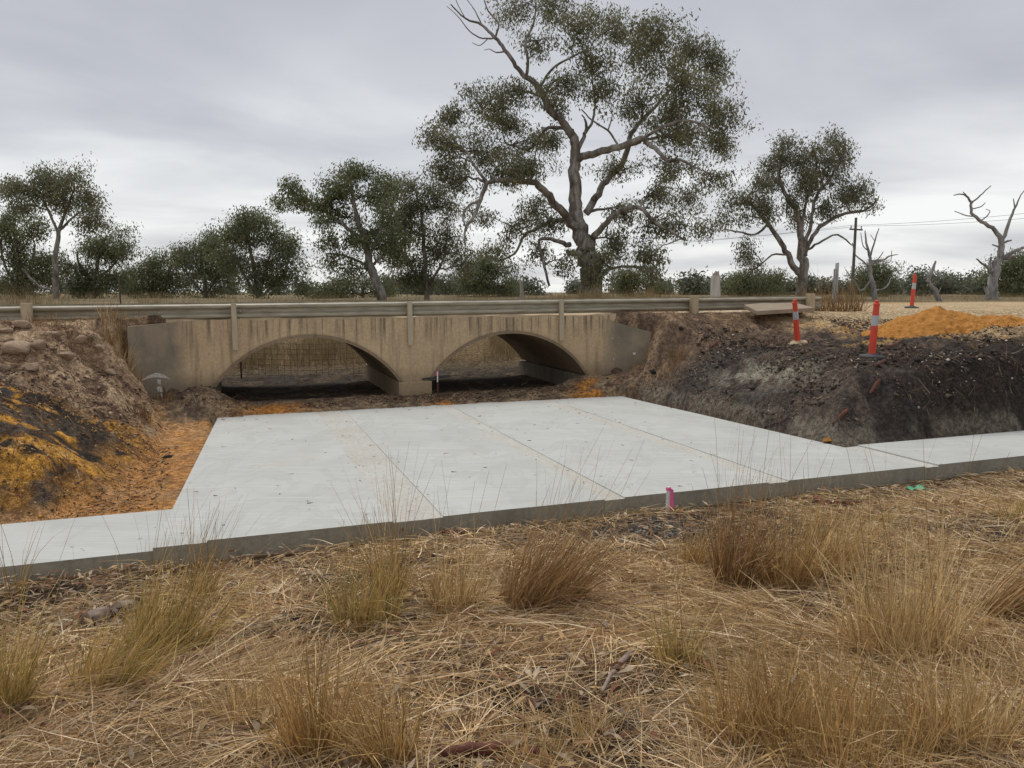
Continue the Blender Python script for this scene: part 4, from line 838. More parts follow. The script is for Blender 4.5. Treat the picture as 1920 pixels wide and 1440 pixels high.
tree('dead_tree', 'twiggy grey dead tree leaning beside the power pole', 'dead tree', 40,
 [[(1650, 578, 15), (1640, 550, 13), (1632, 515, 10), (1632, 485, 7), (1624, 455, 5), (1622, 432, 2)], [(1632, 482, 5), (1638, 458, 4), (1648, 428, 2)], [(1633, 490, 6), (1655, 488, 5), (1668, 480, 4), (1684, 477, 2)], [(1634, 498, 5), (1648, 484, 3), (1656, 472, 2)], [(1630, 500, 5), (1616, 488, 4), (1604, 478, 3), (1598, 455, 2)], [(1628, 470, 3), (1618, 460, 2.5), (1614, 436, 1.5)], [(1634, 525, 5), (1615, 545, 4), (1600, 525, 3), (1585, 505, 2)], [(1645, 486, 3), (1668, 492, 2), (1672, 470, 1.5)], [(1640, 452, 2), (1632, 440, 1.5)], [(1638, 545, 6), (1660, 540, 4), (1672, 520, 2)]], [], bark=M_DEAD, seed=31)
tree('dead_stump', 'bent grey stump of a dead tree between the far bollard and the large dead tree', 'stump', 38,
 [[(1766, 576, 13), (1756, 550, 12), (1743, 532, 9), (1742, 518, 9), (1748, 505, 8), (1754, 489, 4)], [(1744, 530, 6), (1734, 526, 3)], [(1758, 552, 5), (1764, 540, 2)]], [], bark=M_DEAD, seed=32)

# far wood: reads as one mass along the horizon
def far_wood():
    rg = np.random.default_rng(77); Cn = []; Lm = Limbs()
    for k in range(300):
        px = rg.uniform(-700, 2700); d = rg.uniform(105, 190); hpx = (8 + 36 * rg.beta(1.3, 2.6)) * (0.8 if px < 1250 else 1.0)
        if px < 1240 and k % 5 < 3: continue
        b = at(px, 560, d); b[2] = -0.5; hgt = hpx * d / F_PX + 0.8
        Lm.tube(np.array([b, b + [rg.normal(0, .3), 0, hgt * .5], b + [rg.normal(0, .6), 0, hgt * .85]]), [0.22, .16, .06], 4)
        wd = hgt * rg.uniform(0.35, 0.75); n = 20
        q = rg.normal(0, 1, (n, 3)); q /= np.linalg.norm(q, axis=1)[:, None]; q *= rg.uniform(.3, 1, n)[:, None] ** .5
        Cn.append(b + np.array([0, 0, hgt * .62]) + q * np.array([wd, wd, hgt * .40]))
        n = 8; q = rg.uniform(-1, 1, (n, 3)); Cn.append(b + np.array([0, 0, hgt * .22]) + q * np.array([wd, wd, hgt * .2]))
    o = leaves_mesh('far_woodland', np.concatenate(Cn), 0.75, 26, 0.62, (0.14, 0.15, 0.10), None, rg, 0.3, 0.45); tag(o, 'distant belt of low woodland along the horizon', 'woodland', kind='stuff')
    o = Lm.build('far_trunks', M_DKBARK, o); o['kind'] = 'stuff'
far_wood()

# ------------------------------------------------------------------ blades: dry grass, straw, litter
def blades(P, D, length, width, curve, rg, seg=4, up=None):
    # P bases (n,3), D unit start directions (n,3), curve: sideways/downward bend per blade (n,3)
    n = len(P); t = np.linspace(0, 1, seg)
    C_ = P[:, None, :] + D[:, None, :] * (length[:, None] * t[None, :])[:, :, None] + curve[:, None, :] * (length[:, None] * (t ** 2)[None, :])[:, :, None]
    S = np.cross(D, rg.normal(0, 1, (n, 3))); S /= np.linalg.norm(S, axis=1)[:, None] + 1e-9
    wv = width[:, None] * np.linspace(1, 0.25, seg)[None, :]
    Lf = C_ + S[:, None, :] * wv[:, :, None] / 2; Rt_ = C_ - S[:, None, :] * wv[:, :, None] / 2
    V = np.stack([Lf, Rt_], 2).reshape(n, seg * 2, 3)
    base = (np.arange(n) * seg * 2)[:, None]; k = np.arange(seg - 1)[None, :] * 2
    Fq_ = np.stack([base + k, base + k + 1, base + k + 3, base + k + 2], -1).reshape(-1, 4)
    return V.reshape(-1, 3), Fq_, seg * 2
STR = np.array([(0.46, 0.32, 0.15), (0.52, 0.38, 0.20), (0.36, 0.23, 0.10), (0.40, 0.29, 0.17), (0.30, 0.19, 0.09), (0.56, 0.44, 0.27)])
def pick(pal, n, rg, var=0.2):
    c = pal[rg.integers(0, len(pal), n)] * rg.uniform(1 - var, 1 + var, n)[:, None]; return c
def vis_points(n, rg, y0=1.9, y1=10.5):
    # points on the near ground, denser towards the front
    y = y0 + (y1 - y0) * rg.uniform(0, 1, n) ** 1.45; x = rg.uniform(-1, 1, n) * (0.80 * y + 0.6)
    u_, v_ = UV(x, y); k = v_ < -7.86; return x[k], y[k], v_[k]
rg = np.random.default_rng(5)
x, y, v_ = vis_points(270000, rg)
thick = fbm(x, y, 0.9, 3, 201); leftm = sst(-(x + 0.28 * y), 0.2, 1.6) * sst(y, 3.4, 4.6)
near_edge = sst(-v_, 7.9, 9.0); gpat = np.exp(-(((x - gp[0]) / 1.2) ** 2 + ((y - gp[1]) / 0.6) ** 2))
keep = rg.uniform(0, 1, len(x)) < (0.10 + 0.90 * sst(thick, 0.40, 0.56)) * (1 - 0.85 * leftm) * (0.35 + 0.65 * near_edge) * (1 - 0.85 * np.clip(gpat, 0, 1))
x, y, v_ = x[keep], y[keep], v_[keep]; n = len(x)
az = (fbm(x, y, 0.7, 2, 211) * 2 - 1) * 4.0 + rg.normal(0, 1.25, n); el = np.abs(rg.normal(0.05, 0.16, n))
D = np.stack([np.cos(az) * np.cos(el), np.sin(az) * np.cos(el), np.sin(el)], 1)
ln = rg.uniform(0.10, 0.42, n) * (0.8 + 0.5 * (y < 5)); cv = rg.normal(0, 0.13, (n, 3)); cv[:, 2] = -np.sin(el) * rg.uniform(0.5, 1.0, n)
pile = 0.07 * sst(fbm(x, y, 1.7, 3, 221), 0.4, 0.7)
zb = H(x, y) + rg.uniform(0.0, 1, n) * (0.02 + pile)
Vb, Fb, per = blades(np.stack([x, y, zb], 1), D, ln, rg.uniform(0.003, 0.0085, n) * (0.75 + 0.07 * y), cv, rg, 4)
cc = pick(STR * np.array([1.30, 1.32, 1.42]), n, rg, .45); cc *= (0.75 + 0.5 * fbm(x, y, 0.8, 3, 231))[:, None]
o = np_mesh('flattened_straw', Vb, Fb, M_STRAW, None, np.repeat(cc, per, 0)); tag(o, 'matted flattened dry straw covering the near ground', 'dry grass', kind='stuff')

# fallen gum leaves and bark crumbs
x, y, v_ = vis_points(44000, rg); leftm = sst(-(x + 0.28 * y), -0.2, 1.4) * sst(y, 3.0, 4.4); gpat = np.exp(-(((x - gp[0]) / 1.3) ** 2 + ((y - gp[1]) / 0.7) ** 2))
k = rg.uniform(0, 1, len(x)) < 0.22 + 0.78 * np.clip(leftm + 0.6 * gpat, 0, 1); x, y = x[k], y[k]; n = len(x)
az = rg.uniform(0, 6.283, n); el = rg.normal(0.0, 0.22, n); D = np.stack([np.cos(az) * np.cos(el), np.sin(az) * np.cos(el), np.sin(el)], 1)
S = np.cross(D, np.array([0, 0, 1.]) + rg.normal(0, .4, (n, 3))); S /= np.linalg.norm(S, axis=1)[:, None]
ln = rg.uniform(0.04, 0.13, n)[:, None]; wd = ln * rg.uniform(.07, .14, n)[:, None]; P = np.stack([x, y, H(x, y) + rg.uniform(0.02, 0.09, n)], 1)
Vb = np.stack([P, P + D * ln * .4 + S * wd, P + D * ln + np.array([0, 0, -.01]), P + D * ln * .5 - S * wd], 1).reshape(-1, 3)
LP = np.array([(0.30, 0.17, 0.085), (0.22, 0.10, 0.055), (0.42, 0.28, 0.14), (0.14, 0.075, 0.05), (0.48, 0.38, 0.26), (0.27, 0.20, 0.14)])
o = np_mesh('leaf_litter', Vb, np.arange(4 * n).reshape(n, 4), M_STRAW, None, np.repeat(pick(LP, n, rg), 4, 0)); tag(o, 'brown fallen gum leaves and bark crumbs strewn on the near ground', 'leaf litter', kind='stuff')

# tussocks
OCH = np.array([(0.44, 0.285, 0.11), (0.36, 0.225, 0.09), (0.50, 0.35, 0.16), (0.30, 0.20, 0.075)])
GRN = np.array([(0.42, 0.29, 0.105), (0.34, 0.26, 0.09), (0.46, 0.32, 0.125), (0.24, 0.21, 0.07), (0.50, 0.36, 0.16)])
RED = np.array([(0.31, 0.19, 0.085), (0.26, 0.155, 0.068), (0.37, 0.24, 0.115), (0.21, 0.125, 0.058)])
PAL = np.array([(0.50, 0.37, 0.18), (0.44, 0.31, 0.14), (0.56, 0.43, 0.24), (0.38, 0.25, 0.11)])
def tussock(px, py, hpx, wpx, lean, nb, pal, label, seed, stalks=0, name='grass_tussock', cat='grass tussock', group='dry grass tussocks', d=None):
    rg_ = np.random.default_rng(500 + seed)
    p = hit(px, py) if d is None else at(px, py, d)
    if d is not None: p[2] = gz(p[0], p[1])
    dist = p[1]; h = 1.3 * hpx * dist / F_PX; r_ = max(wpx * dist / F_PX / 2, 0.03)
    n_ = int(nb * .62); a = rg_.uniform(0, 6.283, n_); q = np.sqrt(rg_.uniform(0, 1, n_)) * r_
    bx = p[0] + np.cos(a) * q; by = p[1] + np.sin(a) * q * 0.7; bz = H(bx, by) - 0.02
    D_ = np.stack([np.cos(a) * q / r_ * 0.28 + lean + rg_.normal(0, .17, n_), np.sin(a) * q / r_ * 0.22 + rg_.normal(0, .17, n_), np.ones(n_)], 1); D_ /= np.linalg.norm(D_, axis=1)[:, None]
    ln_ = h * rg_.beta(2.6, 2.0, n_) * 1.4 + 0.04; cv_ = rg_.normal(0, 0.10, (n_, 3)); cv_[:, 0] += lean * 0.45; cv_[:, 2] = -np.abs(rg_.normal(0, 0.12, n_))
    fl = rg_.uniform(0, 1, n_) < 0.24; cv_[fl] += rg_.normal(0, 0.35, (fl.sum(), 3)) * [1, 1, 0]; cv_[fl, 2] -= 0.45
    wd_ = rg_.uniform(0.003, 0.0075, n_) * (0.8 + 0.09 * dist)
    V1, F1, pr = blades(np.stack([bx, by, bz], 1), D_, ln_, wd_, cv_, rg_, 5); c1 = np.repeat(pick(pal * 1.3, n_, rg_, .38), pr, 0)
    e_ = empty(name, p); tag(e_, label, cat, group)
    o_ = np_mesh('blades', V1, F1, M_STRAW, e_, c1); o_['kind'] = 'stuff'
    if stalks:
        k_ = rg_.integers(0, n_, stalks); D2 = np.stack([lean + rg_.normal(0, .13, stalks), rg_.normal(0, .10, stalks), np.ones(stalks)], 1); D2 /= np.linalg.norm(D2, axis=1)[:, None]
        V2, F2, pr = blades(np.stack([bx[k_], by[k_], bz[k_]], 1), D2, h * rg_.uniform(1.15, 2.0, stalks), np.full(stalks, 0.0042) * (0.7 + .08 * dist), rg_.normal(0, .12, (stalks, 3)) * [1, 1, .3], rg_, 6)
        o_ = np_mesh('seed_stalks', V2, F2, M_STRAW, e_, np.repeat(pick(OCH * .8, stalks, rg_), pr, 0)); o_['kind'] = 'stuff'
    return e_
TL = [
 (310, 1235, 150, 140, 0.22, 900, GRN, 'tall green-gold tussock leaning over the grey log', 18), (200, 1300, 130, 130, 0.35, 600, GRN, 'sprawling green-based tussock below the leaning green-gold one', 4), (375, 1130, 90, 40, 0.15, 160, OCH, 'wispy ochre tuft rising against the slab edge above the green-gold tussock', 14),
 (8, 1340, 200, 70, 0.10, 450, GRN, 'yellow-green tussock at the end of the red bark strip', 3),
 (690, 1170, 110, 120, 0.03, 650, GRN, 'olive tinged upright tussock beside the pale straw tuft', 10), (735, 1120, 130, 60, -0.10, 330, OCH, 'thin ochre tuft with tall stalks crossing the slab edge beyond the olive tussock', 9),
 (1000, 1150, 140, 130, 0.36, 1300, RED, 'dense red-brown tussock leaning sideways between pale straw tufts', 22), (850, 1150, 120, 100, 0.02, 420, PAL, 'loose pale straw tuft next to the leaning red-brown tussock', 5),
 (590, 1430, 180, 110, 0.0, 800, OCH, 'tall brown tussock rising beside the curled dark branch', 6), (465, 1365, 100, 80, 0.03, 330, PAL, 'short pale tuft beside the tall brown tussock', 0), (725, 1440, 150, 90, -0.12, 420, OCH, 'loose ochre tussock over the end of the dark branch', 3),
 (1375, 1100, 150, 75, 0.10, 650, RED, 'tall straight brown tussock standing near the pink-taped peg', 12), (1300, 1060, 80, 60, 0.15, 240, OCH, 'small tuft between the pink-taped peg and the tall straight tussock', 0),
 (1475, 1105, 140, 80, 0.04, 520, OCH, 'upright ochre tussock beside the tall straight brown one', 6), (1560, 1075, 110, 90, 0.15, 420, OCH, 'ochre tussock in front of the red bark heap at the slab edge', 5),
 (1855, 1165, 110, 70, 0.75, 900, RED, 'red-brown tussock bent right over to one side', 4), (1690, 1230, 190, 200, -0.02, 1000, PAL, 'broad loose stand of pale tall straw on the rise', 10),
 (1590, 1430, 150, 330, 0.0, 1500, OCH, 'wide thick ochre clump in front of the pale stand of straw', 12), (1400, 1400, 170, 150, 0.03, 700, OCH, 'ochre tussock at the side of the wide thick clump', 6), (1800, 1420, 180, 160, -0.05, 800, PAL, 'pale tussock at the bent side of the wide thick clump', 4),
 (1270, 1255, 110, 60, 0.03, 260, GRN, 'slim greenish tuft beside the curved grey stick', 4), (1900, 975, 40, 60, 0.0, 220, GRN, 'small greenish tuft near the green plastic scrap', 0),
 (25, 1120, 120, 30, 0.05, 30, OCH, 'few thin stalks standing against the low concrete strip', 3), (1010, 1440, 80, 120, 0.1, 240, PAL, 'short straw tuft beside the dark branch', 0), (1110, 1400, 90, 50, 0.0, 120, PAL, 'short broad-bladed straw tuft past the dark branch', 0)]
for i, t_ in enumerate(TL): tussock(*t_[:8], i, int(t_[8] * 2.4))
# loose standing grass between the tussocks, thickest on the rise to the right
rg = np.random.default_rng(15); x, y, v_ = vis_points(60000, rg, 1.9, 8.5)
rise = sst(x - 0.10 * y, 0.15, 1.1) * sst(-v_, 8.6, 9.8); k = rg.uniform(0, 1, len(x)) < (0.04 + 0.42 * rise) * sst(fbm(x, y, 1.5, 3, 251), .42, .62); x, y = x[k], y[k]; n = len(x)
gd = fbm(x, y, .8, 2, 261) - .5; D = np.stack([rg.normal(0, .32, n) + gd * 1.2, rg.normal(0, .3, n), np.ones(n)], 1); D /= np.linalg.norm(D, axis=1)[:, None]
cv = rg.normal(0, .22, (n, 3)); cv[:, 2] = -np.abs(rg.normal(0, .3, n))
Vb, Fb, per = blades(np.stack([x, y, H(x, y) - .01], 1), D, rg.uniform(.06, .36, n) * (.6 + .8 * fbm(x, y, 1.1, 2, 271)), rg.uniform(.003, .007, n) * (.75 + .07 * y), cv, rg, 5)
o = np_mesh('standing_straw', Vb, Fb, M_STRAW, None, np.repeat(pick(np.concatenate([OCH, PAL, PAL]) * 1.25, n, rg, .35), per, 0)); tag(o, 'loose upright dry grass growing between the tussocks', 'dry grass', kind='stuff')
# dry growth on the culvert edges
tussock(225, 640, 32, 70, 0.1, 500, (RED + PAL) * 0.4, 'dead brown brush hanging beside the arrow-marked wing wall', 60, 0, 'dry_brush', 'brush', 'dead brush on the banks', 12.6)
tussock(1565, 572, 38, 110, -0.1, 700, RED * 0.7, 'tangle of dead brown brush at the rail end below the steel sign', 61, 20, 'dry_brush', 'brush', 'dead brush on the banks', 19.0)
tussock(1262, 625, 18, 50, 0.1, 200, RED * 0.8, 'small dead brush clump beside the scuffed wing wall', 62, 0, 'dry_brush', 'brush', 'dead brush on the banks', 15.2)
tussock(262, 800, 26, 40, -0.1, 160, RED * 0.6, 'hanging dry roots on the foot of the bank by the orange sand', 63, 0, 'dry_brush', 'brush', 'dead brush on the banks', 11.2)

def scatter_grass(name, label, uu, vv, n, hmin, hmax, pal, seed, dens=None):
    rg_ = np.random.default_rng(seed); u_ = rg_.uniform(*uu, n); v_ = rg_.uniform(*vv, n); x, y, _ = W(u_, v_)
    k = rg_.uniform(0, 1, n) < sst(fbm(x, y, 0.6, 3, seed), 0.40, 0.62)
    if dens is not None: k &= dens(u_, v_)
    x, y = x[k], y[k]; n = len(x)
    D_ = np.stack([rg_.normal(.05, .2, n), rg_.normal(0, .2, n), np.ones(n)], 1); D_ /= np.linalg.norm(D_, axis=1)[:, None]
    cv_ = rg_.normal(0, .2, (n, 3)); cv_[:, 2] = -np.abs(cv_[:, 2])
    V1, F1, pr = blades(np.stack([x, y, H(x, y) - .02], 1), D_, rg_.uniform(hmin, hmax, n) * (.5 + fbm(x, y, 1.1, 2, seed + 3)), np.full(n, 0.008), cv_, rg_, 4)
    o_ = np_mesh(name, V1, F1, M_STRAW, None, np.repeat(pick(pal, n, rg_), pr, 0)); tag(o_, label, 'dry grass', kind='stuff')
scatter_grass('roadside_grass', 'tall dry grass along the far side of the road', (-26, 16), (4.6, 7.5), 26000, 0.35, 0.9, PAL * .62, 811, lambda u_, v_: (np.abs(u_) > 5.4) & (u_ < 9.5))
scatter_grass('creek_grass', 'dry brown grass on the creek bank seen through the arches', (-6, 9), (5.4, 11.0), 42000, 0.2, 0.6, np.array([(0.30, 0.21, 0.10), (0.22, 0.15, 0.075), (0.24, 0.21, 0.085), (0.38, 0.29, 0.16)]), 821)
scatter_grass('verge_grass', 'thin brown dead grass on the road verge above the wing walls', (-14, 9.2), (-0.9, 0.0), 9000, 0.05, 0.22, RED * 1.1, 831, lambda u_, v_: np.abs(u_) > 4.3)
scatter_grass('paddock_grass', 'dry paddock grass beyond the road', (-40, 60), (11, 40), 34000, 0.25, 0.6, PAL * .5, 841)

# rubble on the banks
def rubble(name, label, gen, n, smin_, smax_, pal, seed, pw=2.5):
    rg_ = np.random.default_rng(seed); x, y = gen(n, rg_); n = len(x); z = H(x, y)
    s_ = smin_ + (smax_ - smin_) * rg_.uniform(0, 1, n) ** pw
    O = np.array([(1, 0, 0), (-1, 0, 0), (0, 1, 0), (0, -1, 0), (0, 0, 1), (0, 0, -1)], float)
    V1 = O[None] * s_[:, None, None] * rg_.uniform(.55, 1.3, (n, 6, 1)) + rg_.normal(0, .18, (n, 6, 3)) * s_[:, None, None]
    a = rg_.uniform(0, 6.283, n); ca, sa = np.cos(a)[:, None], np.sin(a)[:, None]
    xr = V1[:, :, 0] * ca - V1[:, :, 1] * sa; yr = V1[:, :, 0] * sa + V1[:, :, 1] * ca
    V1 = np.stack([xr + x[:, None], yr + y[:, None], V1[:, :, 2] * .7 + (z + s_ * .2)[:, None]], -1)
    Ft = np.array([(0, 2, 4), (2, 1, 4), (1, 3, 4), (3, 0, 4), (2, 0, 5), (1, 2, 5), (3, 1, 5), (0, 3, 5)])
    F1 = (Ft[None] + (np.arange(n) * 6)[:, None, None]).reshape(-1, 3)
    o_ = np_mesh(name, V1.reshape(-1, 3), F1, M_RUB, None, np.repeat(pick(pal, n, rg_, .3), 6, 0), False); tag(o_, label, 'rubble', kind='stuff')
def g_uv(u0, u1, v0, v1):
    def g(n, rg_):
        x, y, _ = W(rg_.uniform(u0, u1, n), rg_.uniform(v0, v1, n)); k = rg_.uniform(0, 1, n) < sst(fbm(x, y, 1.2, 3, 901), .3, .65); return x[k], y[k]
    return g
DARK = np.array([(0.07, 0.058, 0.05), (0.045, 0.04, 0.036), (0.11, 0.085, 0.065), (0.06, 0.05, 0.043), (0.09, 0.07, 0.055), (0.16, 0.12, 0.09), (0.20, 0.18, 0.15)])
TAN = np.array([(0.26, 0.17, 0.11), (0.34, 0.24, 0.155), (0.16, 0.105, 0.07), (0.10, 0.075, 0.055), (0.40, 0.30, 0.2)])
ORG = np.array([(0.46, 0.21, 0.05), (0.12, 0.08, 0.05), (0.40, 0.22, 0.08), (0.07, 0.055, 0.045), (0.52, 0.36, 0.17)])
rubble('dirt_rubble', 'dark crumbly clods and small stones over the black bank', g_uv(4.5, 12, -6.3, -0.6), 34000, 0.004, 0.03, DARK, 51, 4)
rubble('dark_clods', 'larger dark clods broken from the black bank', g_uv(4.6, 11, -6.2, -1.0), 1600, 0.02, 0.075, DARK[:6] * .9, 56, 2.5)
rubble('dirt_rubble', 'pale brown crumbly clods on the upper bank by the arrow-marked wing', g_uv(-12, -4.6, -3.2, -0.2), 14000, 0.005, 0.035, TAN, 52, 4)
rubble('dirt_rubble', 'mixed orange and dark crumbs on the foot of the orange-streaked bank', g_uv(-9, -4.1, -6.4, -2.8), 18000, 0.004, 0.022, ORG, 53, 4)
rubble('dirt_rubble', 'small earth crumbs along the foot of the headwall', g_uv(-4.2, 4.3, -0.85, 0.1), 6000, 0.006, 0.04, TAN * .8, 54, 4)
def g_edge(n, rg_):
    x = gp[0] + rg_.normal(0, 1.2, n); y = gp[1] + rg_.normal(0, .4, n) + 0.25 * (x - gp[0]); u_, v_ = UV(x, y); k = v_ < -7.85; return x[k], y[k]
rubble('gravel', 'dark grey gravel and clay crumbs in front of the slab edge', g_edge, 6000, 0.004, 0.022, np.array([(0.09, 0.085, 0.08), (0.05, 0.048, 0.046), (0.2, 0.18, 0.16), (0.4, 0.37, 0.33), (0.13, 0.11, 0.09)]), 55)

def debris(name, label, u0, u1, v0, v1, n, pal, seed):
    rg_ = np.random.default_rng(seed); x, y = g_uv(u0, u1, v0, v1)(n, rg_); n = len(x); az = rg_.uniform(0, 6.283, n)
    P = np.stack([x, y, H(x, y) + rg_.uniform(.0, .02, n)], 1); e_ = 0.05
    sx = (H(x + e_, y) - H(x - e_, y)) / (2 * e_); sy = (H(x, y + e_) - H(x, y - e_)) / (2 * e_)
    D_ = np.stack([np.cos(az), np.sin(az), np.cos(az) * sx + np.sin(az) * sy + rg_.normal(.05, .18, n)], 1); D_ /= np.linalg.norm(D_, axis=1)[:, None]
    cv_ = rg_.normal(0, .15, (n, 3)); V1, F1, pr = blades(P, D_, rg_.uniform(.05, .28, n), rg_.uniform(.003, .014, n), cv_, rg_, 3)
    o_ = np_mesh(name, V1, F1, M_STRAW, None, np.repeat(pick(pal, n, rg_, .3), pr, 0)); tag(o_, label, 'debris', kind='stuff')
DB = np.array([(0.20, 0.13, 0.075), (0.12, 0.07, 0.045), (0.34, 0.25, 0.15), (0.16, 0.065, 0.04), (0.07, 0.05, 0.04)])
rubble('pale_stones', 'small white stones and shell bits scattered over the dark bank', g_uv(4.5, 10, -6.2, -1.2), 1500, 0.008, 0.035, np.array([(0.55, 0.51, 0.45), (0.42, 0.38, 0.33), (0.62, 0.58, 0.52)]), 57, 4)
debris('root_debris', 'roots, bark shreds and straw mixed into the dark bank by the bollards', 4.4, 11, -6.3, -0.5, 9000, DB, 91)
debris('root_debris', 'roots and dry straw shreds mixed into the bank with the clay lumps', -11, -4.3, -6.3, -0.3, 8000, DB * 1.15, 92)
debris('root_debris', 'dry twigs and straw washed against the foot of the culvert arches', -4.2, 4.3, -0.8, 0.0, 1500, DB * 1.2, 93)
debris('flood_debris', 'dead sticks and leaves at the far end of the arches', -6, 8, 0.4, 6.6, 9000, DB, 94)
rg = np.random.default_rng(25); n = 420; u_ = rg.uniform(-3.9, 4.4, n); v_ = rg.uniform(-7.7, -0.95, n); k = rg.uniform(0, 1, n) < .35 + .65 * (np.min(np.abs(u_[:, None] - np.array(J + [-3.8])[None]), 1) < .3); u_, v_ = u_[k], v_[k]; n = len(u_)
x, y, _ = W(u_, v_); az = rg.uniform(0, 6.283, n); D = np.stack([np.cos(az), np.sin(az), np.full(n, .03)], 1)
Vb, Fb, per = blades(np.stack([x, y, np.full(n, ZS + .003)], 1), D, rg.uniform(.015, .07, n), rg.uniform(.006, .016, n), rg.normal(0, .1, (n, 3)) * [1, 1, 0], rg, 3)
o = np_mesh('dirt_crumbs', Vb, Fb, M_STRAW, None, np.repeat(pick(DB * 1.2, n, rg, .3), per, 0)); tag(o, 'bits of bark and dirt blown onto the new concrete', 'debris', kind='stuff')
# lumps of clay on the left bank
def lump(name, px, py, wpx, hpx, mat, label, cat, group, seed, d=None):
    p = hit(px, py) if d is None else at(px, py, d); dist = p[1]; rg_ = np.random.default_rng(seed)
    bm = bmesh.new(); bmesh.ops.create_icosphere(bm, subdivisions=3, radius=1.0); 
    for v in bm.verts:
        c_ = v.co; k = 0.72 + 0.55 * float(fbm(np.array([c_.x * 1.1 + seed + c_.z]), np.array([c_.y * 1.1 + c_.z * .7]), 1.3, 4, seed)[0]); v.co = c_ * k
    for _ in range(9):
        pn = Vector(rg_.normal(0, 1, 3)).normalized(); h0 = rg_.uniform(.45, .75)
        for v in bm.verts:
            dd = v.co.dot(pn) - h0
            if dd > 0: v.co -= pn * dd * .92
    for v in bm.verts: v.co += Vector(rg_.normal(0, .018, 3))
    me = bpy.data.meshes.new(name); bm.to_mesh(me); bm.free(); me.materials.append(mat)
    o = bpy.data.objects.new(name, me); s_ = dist / F_PX / 2; o.scale = (wpx * s_, (wpx + hpx) / 2 * s_, hpx * s_); o.rotation_euler = (0, rg_.uniform(-.2, .2), rg_.uniform(-.5, .5)); o.location = (p[0], p[1], p[2] + hpx * s_ * .1)
    me.polygons.foreach_set('use_smooth', [True] * len(me.polygons)); col.objects.link(o); tag(o, label, cat, group)
for i, (px, py, w_, h_) in enumerate(((28, 655, 80, 34), (72, 648, 36, 26), (62, 690, 30, 24), (10, 690, 26, 16), (120, 668, 36, 22), (150, 640, 30, 18), (15, 624, 34, 18), (45, 612, 46, 20), (100, 628, 30, 18), (95, 700, 24, 14), (185, 655, 26, 16), (210, 700, 24, 16), (130, 615, 30, 14))):
    lump('clay_lump', px, py, w_, h_, M_CLOD, 'largest pale clay boulder sitting on the eroded bank below the guard rail' if i == 0 else 'small pale clay lump broken out of the eroded bank below the guard rail', 'clay lump', 'clay lumps on the bank', 600 + i)
lump('dirt_lump', 315, 858, 24, 12, M_DARKW, 'small dark lump of earth on the orange sand beside the slab', 'dirt lump', None, 620)
lump('dirt_lump', 180, 1040, 90, 20, mat_simple('dark_turf', (0.03, 0.022, 0.015), (0.09, 0.065, 0.045), 30, 0.98, 0, 1.0, (1, 1, 1), 0.03), 'dark clump of turf spilled against the low concrete strip', 'dirt lump', None, 621)
lump('dirt_lump', 635, 1015, 70, 30, bpy.data.materials['dark_turf'], 'dark upturned sod in straw against the slab edge', 'dirt lump', None, 622)
lump('sand_lump', 1555, 825, 38, 7, M_SAND, 'little spill of orange sand at the foot of the black bank', 'sand', None, 623)

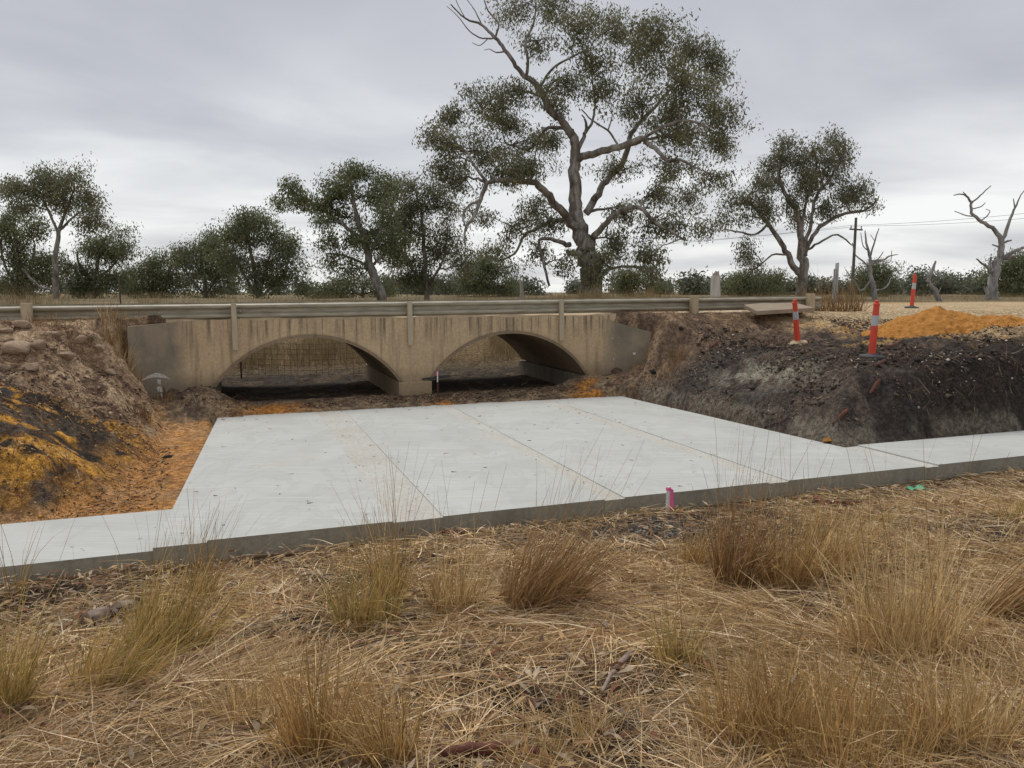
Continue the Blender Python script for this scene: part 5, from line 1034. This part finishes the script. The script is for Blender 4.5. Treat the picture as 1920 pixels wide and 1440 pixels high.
# sticks, logs and bark
def stick(name, pts, rad, mat, label, cat, n=8, flat=1.0):
    P = []
    for k, (px, py) in enumerate(pts): q = hit(px, py); P.append(np.array((q[0], q[1], q[2] + rad[k] * 0.55 + 0.035)))
    if name == 'log': P = [P[0] + (P[-1] - P[0]) * t_ for t_ in np.linspace(0, 1, len(P))]
    P, rr = smooth_path(P, rad, 4); rg_ = np.random.default_rng(len(label)); P = P + rg_.normal(0, 1, P.shape) * (rr * .08)[:, None]
    m_ = MB(); m_.tube(P, list(rr), n); o = m_.build(name, mat, smooth=True); tag(o, label, cat); return o
stick('log', [(160, 1183), (210, 1166), (262, 1148)], [0.055, 0.058, 0.048], M_LOG, 'short grey log lying beside the green-gold tussock', 'log', 10)
def bark(pts, wd, label, seed):
    rg_ = np.random.default_rng(seed); P = []
    for (px, py) in pts: q = hit(px, py); P.append(np.array((q[0], q[1], q[2] + 0.03)))
    P, _ = smooth_path(P, [1] * len(P), 5) if len(P) > 2 else (np.array([P[0] + (P[1] - P[0]) * t for t in np.linspace(0, 1, 7)]), 0)
    T = np.gradient(P, axis=0); T /= np.linalg.norm(T, axis=1)[:, None]; S = np.cross(T, [0, -.35, 1.]); S /= np.linalg.norm(S, axis=1)[:, None]; Nn = np.cross(S, T)
    m = len(P); k = 6; V_ = []; env = np.clip(np.sin(np.linspace(0.12, math.pi - 0.12, m)) * 1.6, 0.25, 1)
    for sd, th in ((1, 0.0), (-1, -0.012)):
        for i in range(m):
            for j in range(k):
                a_ = (j / (k - 1) - .5); off = wd * env[i] * a_ * rg_.uniform(.8, 1.15); V_.append(P[i] + S[i] * off + Nn[i] * (wd * (0.45 - 1.6 * a_ * a_) * .8 + th + rg_.normal(0, .05 * wd)))
    b_ = MB(); Fq_ = []; o2 = m * k
    for i in range(m - 1):
        for j in range(k - 1): Fq_ += [(i * k + j, i * k + j + 1, (i + 1) * k + j + 1, (i + 1) * k + j), (o2 + i * k + j, o2 + (i + 1) * k + j, o2 + (i + 1) * k + j + 1, o2 + i * k + j + 1)]
    rim = [(0, j) for j in range(k)] + [(i, k - 1) for i in range(1, m)] + [(m - 1, j) for j in range(k - 2, -1, -1)] + [(i, 0) for i in range(m - 2, 0, -1)]
    for q, (a_, c_) in enumerate(rim):
        d_, e_ = rim[(q + 1) % len(rim)]; Fq_.append((a_ * k + c_, d_ * k + e_, o2 + d_ * k + e_, o2 + a_ * k + c_))
    b_.add(V_, Fq_); o = b_.build('bark_strip', M_REDBARK); tag(o, label, 'bark')
bark([(22, 1290), (70, 1252), (135, 1226)], 0.07, 'long curled strip of red bark below the grey log', 50)
stick('branch', [(1128, 1315), (1150, 1275), (1178, 1245), (1203, 1228)], [0.008, 0.014, 0.017, 0.012], M_LOG, 'curved grey stick lying in the straw', 'stick')
stick('branch', [(820, 1408), (835, 1432), (880, 1428), (950, 1424), (1010, 1432)], [0.010, 0.022, 0.026, 0.024, 0.018], M_REDBARK, 'dark curled branch lying across straw at the foot of the brown tussock', 'branch')
bark([(765, 1008), (820, 1004), (872, 1008)], 0.07, 'thick slab of red bark lying along the slab edge', 50)
bark([(1525, 936), (1545, 946), (1580, 950), (1615, 948)], 0.07, 'twisted red bark pieces near the slab edge by the tall tussocks', 65)
bark([(385, 1410), (430, 1402), (490, 1408)], 0.07, 'thin dark bark strip between the pale tuft and brown tussock', 62)
for i, (a_, b_, l_) in enumerate((((1630, 745), (1650, 715), 'rust-red bark scrap hanging on the slope below the upright bollard'), ((1330, 655), (1352, 640), 'dark red bark scrap on the bank past the scuffed wing wall'), ((1640, 690), (1662, 676), 'dark bark slab touching the black base of the upright bollard'), ((1560, 800), (1590, 770), 'reddish root sticking out low on the black bank'), ((1660, 655), (1690, 644), 'dark bark piece on the track behind the upright bollard'))):
    bark([a_, b_], 0.055, l_, 70 + i)
